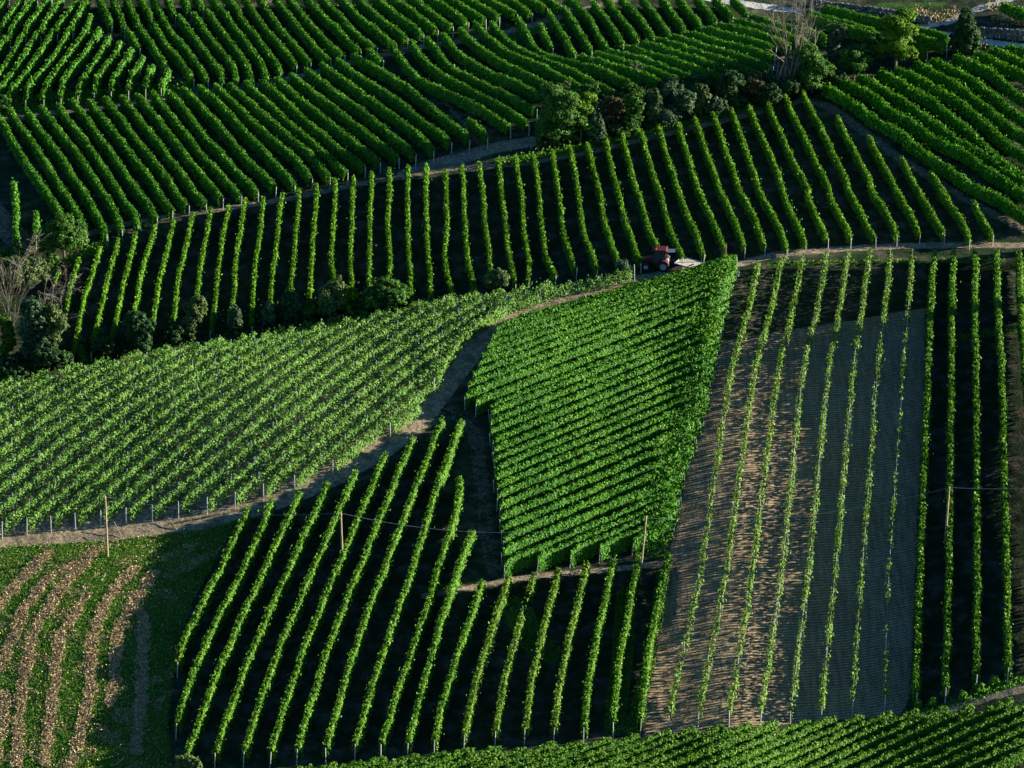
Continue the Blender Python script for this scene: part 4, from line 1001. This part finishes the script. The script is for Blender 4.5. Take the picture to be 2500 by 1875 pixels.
# ------------------------------------------------------------------ stake bundle, spoked wheel
p = ground(1770, 646); t = thing('stake_bundle', p, 'rusty upright bundle of stakes leaning together beside the trailer', 'stakes')
for k in range(6):
    b = MB(); a = k * 1.05; b.tube((.16 * math.cos(a), .12 * math.sin(a), -.1), (.10 * math.cos(a + 2.5) + .02 * k, .08 * math.sin(a + 2.2), 2.0 + .14 * k), .045, .035, 6); b.obj('stake', M['rust'] if k % 3 else M['pole_wood'], t)
b = MB(); b.lathe([(.17, -.03), (.2, -.03), (.2, .03), (.17, .03), (.17, -.03)], (0, 0, 0), 12); o = b.obj('band', M['rust'], t); o.rotation_euler = (rad(90), 0, 0); o.location = (.03, 0, 1.25)
p = ground(1798, 678, False); t = thing('spoked_wheel', p, 'small grey spoked farm wheel standing at the top corner of the tall block', 'farm wheel', None, rad(35))
b = MB(); b.lathe([(.40, -.04), (.46, -.04), (.46, .04), (.40, .04), (.40, -.04)], (0, 0, .48), 22); b.obj('rim', M['rim'], t)
for k in range(10):
    a = k * math.pi / 5; b = MB(); b.tube((.06 * math.cos(a), 0, .48 + .06 * math.sin(a)), (.56 * math.cos(a), 0, .48 + .56 * math.sin(a)), .018, seg=5); b.obj('spoke', M['rim'], t)
b = MB(); b.tube((0, -.12, .48), (0, .12, .48), .09, seg=12); b.obj('hub', M['darkmetal'], t)
b = MB(); b.path([(0, .1, .48), (-.2, .4, .9), (-.5, .5, 1.0)], .04); b.box((-.25, .4, 1.0), (.45, .3, .18), bevel=.03); b.obj('bracket', M['rim'], t)
# ------------------------------------------------------------------ utility poles and wire
tops = []
def pole(ub, vb, ut, hm, label):
    p = ground(ub, vb, False); s = scale_at(p); lx = (ut - ub) / s; t = thing('utility_pole', p, label, 'pole', 'timber poles of the overhead line')
    b = MB(); n = 7; b.path([Vector((lx * i / n, .02 * math.sin(i * 1.3), -.5 * (i == 0) + hm * i / n)) for i in range(n + 1)], .13, .085, 10); b.obj('shaft', M['pole_wood'], t)
    b = MB(); b.tube((lx, 0, hm - .18), (lx, -.16, hm - .12), .02); b.tube((lx, -.16, hm - .16), (lx, -.16, hm - .02), .04, .03, 8); b.obj('insulator', M['white'], t)
    q = Vector(p) + Vector((lx, -.16, hm - .05)); tops.append(q)
pole(263, 1362, 262, 7.0, 'timber pole beside the staked vineyard and the meadow')
pole(837, 1387, 834, 6.3, 'timber pole rising between the lower left vine rows')
pole(1562, 1414, 1576, 7.0, 'leaning timber pole at the corner of the tall block')
pole(2307, 1326, 2313, 6.4, 'timber pole among the rightmost rows of the ploughed plot')
ends = [tops[0], tops[1], tops[2], tops[3], Vector(ground(2900, 1290)) + Vector((0, 0, 7))]
for i, (nm, sag) in enumerate((('left', .9), ('middle', 1.9), ('right', 1.5), ('far right', 1.0))):
    a, c = ends[i], ends[i + 1]; b = MB(); pts = [a.lerp(c, k / 20) - Vector((0, 0, sag * 4 * (k / 20) * (1 - k / 20))) for k in range(21)]; b.path([q - a for q in pts], .011, seg=4)
    o = b.obj('overhead_wire', M['wire']); o.location = a; tag(o, ['thin wire between the meadow pole and the pole in the lower left rows', 'sagging wire between the lower left pole and the leaning pole', 'thin wire between the leaning pole and the pole on the right', 'thin wire running off the right edge of the picture'][i], 'wire', 'spans of the overhead line')
# ------------------------------------------------------------------ loose planks and stakes on the ground
def stick(u0, v0, u1, v1, label, h1=.05, r=.045, mat='pole_wood'):
    a = Vector(ground(u0, v0, False)) + Vector((0, 0, .06)); c = Vector(ground(u1, v1, False)) + Vector((0, 0, h1)); b = MB(); m = a.lerp(c, .5) + Vector((0, 0, .02)); b.path([Vector(), m - a, c - a], r, r * .8, 6); o = b.obj('wooden_stake', M[mat]); o.location = a; tag(o, label, 'stake', 'wooden stakes left on the bare strip')
stick(296, 1311, 279, 1290, 'grey wooden stake leaning up beside the meadow pole', .75)
stick(431, 1293, 410, 1272, 'wooden stake propped up at the end of the bare strip', .4)
stick(424, 1302, 452, 1291, 'pale plank lying below the propped stake', .08, .06, 'post_grey')
stick(232, 1319, 209, 1312, 'short pale plank lying left of the meadow pole', .08, .06, 'post_grey')
stick(278, 1872, 303, 1857, 'thin grey stake lying at the bottom of the meadow', .3, .05, 'post_grey')
# ------------------------------------------------------------------ dry stone walls
def wall(pts, hm, label, seed):
    rs = np.random.RandomState(seed); P = unproject(*np.array(smooth_line(pts, 16)).T); P, L = resample(P, .78); t = thing('stone_wall', P[0], label, 'wall'); b = MB(); rows_ = max(2, int(hm / .55))
    for k in range(rows_):
        for i in range(len(P) - 1):
            q = P[i] * (1 - .5 * (k % 2)) + P[i + 1] * .5 * (k % 2) - P[0]; d = P[i + 1] - P[i]; a = math.atan2(d[1], d[0])
            z = (k + .5) * hm / rows_ + rs.normal(0, .03); sz = (.74 * rs.uniform(.8, 1.1), .6, hm / rows_ * rs.uniform(.85, 1.05)); q0 = len(b.bm.verts)
            b.box((0, 0, 0), sz, None, .09); vs = list(b.bm.verts)[q0:]
            for v in vs: v.co += Vector(rs.normal(0, .045, 3)); 
            bmesh.ops.rotate(b.bm, cent=(0, 0, 0), matrix=Matrix.Rotation(a + rs.normal(0, .12), 3, 'Z'), verts=vs); bmesh.ops.translate(b.bm, vec=(q[0], q[1] + rs.normal(0, .06) + k * .07, q[2] + z), verts=vs)
    b.obj('boulders', M['stone'], t)
wall([(2390, 92), (2440, 95), (2530, 104), (2650, 118)], 1.5, 'wall of pale boulders above the gravel road at the right edge', 3)
wall([(1950, 14), (2060, 29), (2180, 44), (2274, 62)], 1.2, 'low wall of shaded boulders behind the locust tree', 4)
# ------------------------------------------------------------------ grass, straw: ground cover nobody could count
def scatter(name, test, n, size, mat, label, seed, box=None, hz=.12, up=.3):
    rs = np.random.RandomState(seed); x = rs.uniform(box[0], box[1], n); y = rs.uniform(box[2], box[3], n); z = terrain(x, y); u, v = project(x, y, z); k = test(u, v, x, y, rs)
    x, y, z = x[k], y[k], z[k]; m = len(x); C = np.stack([x, y, z + .04 + rs.exponential(hz, m)], 1); N = rs.normal(size=(m, 3)); N[:, 2] = np.abs(N[:, 2]) * up
    V, Q = leaf_quads(C, N, size, rs); o = link(name, np_mesh(name, V, Q, rs.uniform(size=m), M[mat])); return tag(o, label, None, None, 'stuff')
def fbm(x, y, f, ph=0.0): return (np.sin(x * f + ph + 1.7 * np.sin(y * f * .7 + ph)) * np.sin(y * f * 1.1 - ph + 1.3 * np.sin(x * f * .8)) + .5 * np.sin(x * f * 2.3 + 2 * ph + np.sin(y * f * 2.1)) * np.sin(y * f * 2.6 + ph)) / 1.5
def streaks(x, y): xr_ = x - .20 * (y - 380); return fbm(xr_ * 1.0, y * .22, 1.15, .7) + .6 * fbm(x, y * .8, 2.3, 2.1)
HB = (-58, -20, 328, 386)
hay_in = lambda u, v: inside(u, v, HAY) & (u > -40) & (v < 1900)
def strawd(u, v, x, y):
    d = np.full(u.shape, 1e9)
    for p in STRAWROWS: d = np.minimum(d, polydist(u, v, p))
    return d / (15.0 + 9.0 * fbm(x, y, 1.3, .4) + 5.0 * fbm(x, y, 3.1, 1.4)).clip(4, 40)
scatter('straw_litter', lambda u, v, x, y, rs: hay_in(u, v) & (rs.uniform(size=len(x)) < np.where(strawd(u, v, x, y) < 1, .95, .05 + .25 * (fbm(x, y, .8, 3.0) > .35))), 1300000, .12, 'straw', 'dry straw raked in curved ragged strips across the meadow', 11, HB, .07, 1.6)
scatter('meadow_grass', lambda u, v, x, y, rs: hay_in(u, v) & (strawd(u, v, x, y) > .8) & (fbm(x, y, 1.9, 5.0) + rs.normal(0, .35, len(x)) > -.5), 850000, .11, 'grass', 'short green grass between the strips of straw', 12, HB, .05, 1.0)
def zones(u, v, lst, w=1.0):
    r = np.zeros(u.shape, bool)
    for p, ww in lst: r |= polydist(u, v, p) < ww * w
    return r
scatter('rough_grass', lambda u, v, x, y, rs: zones(u, v, GRASS) & (rs.uniform(size=len(x)) < .25 + .75 * (fbm(x, y, 1.5) > -.1)), 900000, .20, 'grass', 'rough green grass on the banks and track edges', 13, (-75, 75, 330, 490), .13, .4)
scatter('bank_grass', lambda u, v, x, y, rs: zones(u, v, [([(-60, 256), (60, 252), (200, 234), (330, 224), (450, 216)], 15)]) | zones(u, v, [([(1225, 402), (1330, 384), (1450, 360), (1560, 334)], 8)]), 900000, .22, 'grass', 'bright tall grass on the bank above the pale track', 21, (-75, 30, 400, 490), .28, .35)
DRY = [([(2235, 36), (2290, 48), (2325, 44)], 20), ([(2436, 52), (2520, 58)], 16), ([(2420, 20), (2440, 12)], 14), ([(2385, 108), (2410, 118)], 12), ([(1340, 1430), (1420, 1398)], 9), ([(0, 258), (150, 240)], 7)]
scatter('dry_grass', lambda u, v, x, y, rs: zones(u, v, DRY), 500000, .24, 'dry_grass', 'tall dry grass on the banks beside the gravel road', 14, (-75, 80, 350, 500), .25, .3)
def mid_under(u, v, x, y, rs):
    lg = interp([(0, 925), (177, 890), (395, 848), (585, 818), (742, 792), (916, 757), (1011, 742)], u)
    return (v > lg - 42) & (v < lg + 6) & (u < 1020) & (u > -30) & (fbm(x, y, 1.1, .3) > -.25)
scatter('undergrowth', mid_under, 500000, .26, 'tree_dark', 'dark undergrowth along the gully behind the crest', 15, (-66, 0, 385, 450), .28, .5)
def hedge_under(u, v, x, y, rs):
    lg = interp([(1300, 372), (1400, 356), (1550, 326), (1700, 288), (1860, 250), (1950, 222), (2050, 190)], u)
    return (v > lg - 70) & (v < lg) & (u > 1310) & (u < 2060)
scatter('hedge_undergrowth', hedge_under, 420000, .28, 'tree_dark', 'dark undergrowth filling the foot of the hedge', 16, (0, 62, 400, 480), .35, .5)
def tuft(u, v, label, wpx=22, mat='grass'):
    plant(u, v, wpx, wpx * .8, label, mat, 'grass tuft', 'grass_tuft', 'grass tufts at the lower right corner', 'plume', False, .2, 1.2, .2, stems=False)
for u, v, lb in ((2240, 1728, 'grass tuft under the first full vine row right of the bare plot'), (2278, 1722, 'grass tuft between the two posts above the foreground rows'), (2352, 1708, 'grass tuft left of a leaning post at lower right'), (2392, 1690, 'low grass tuft at the foot of the leaning post'), (2428, 1672, 'bright grass tuft left of the last post at lower right')): tuft(u, v, lb)
print('total done')
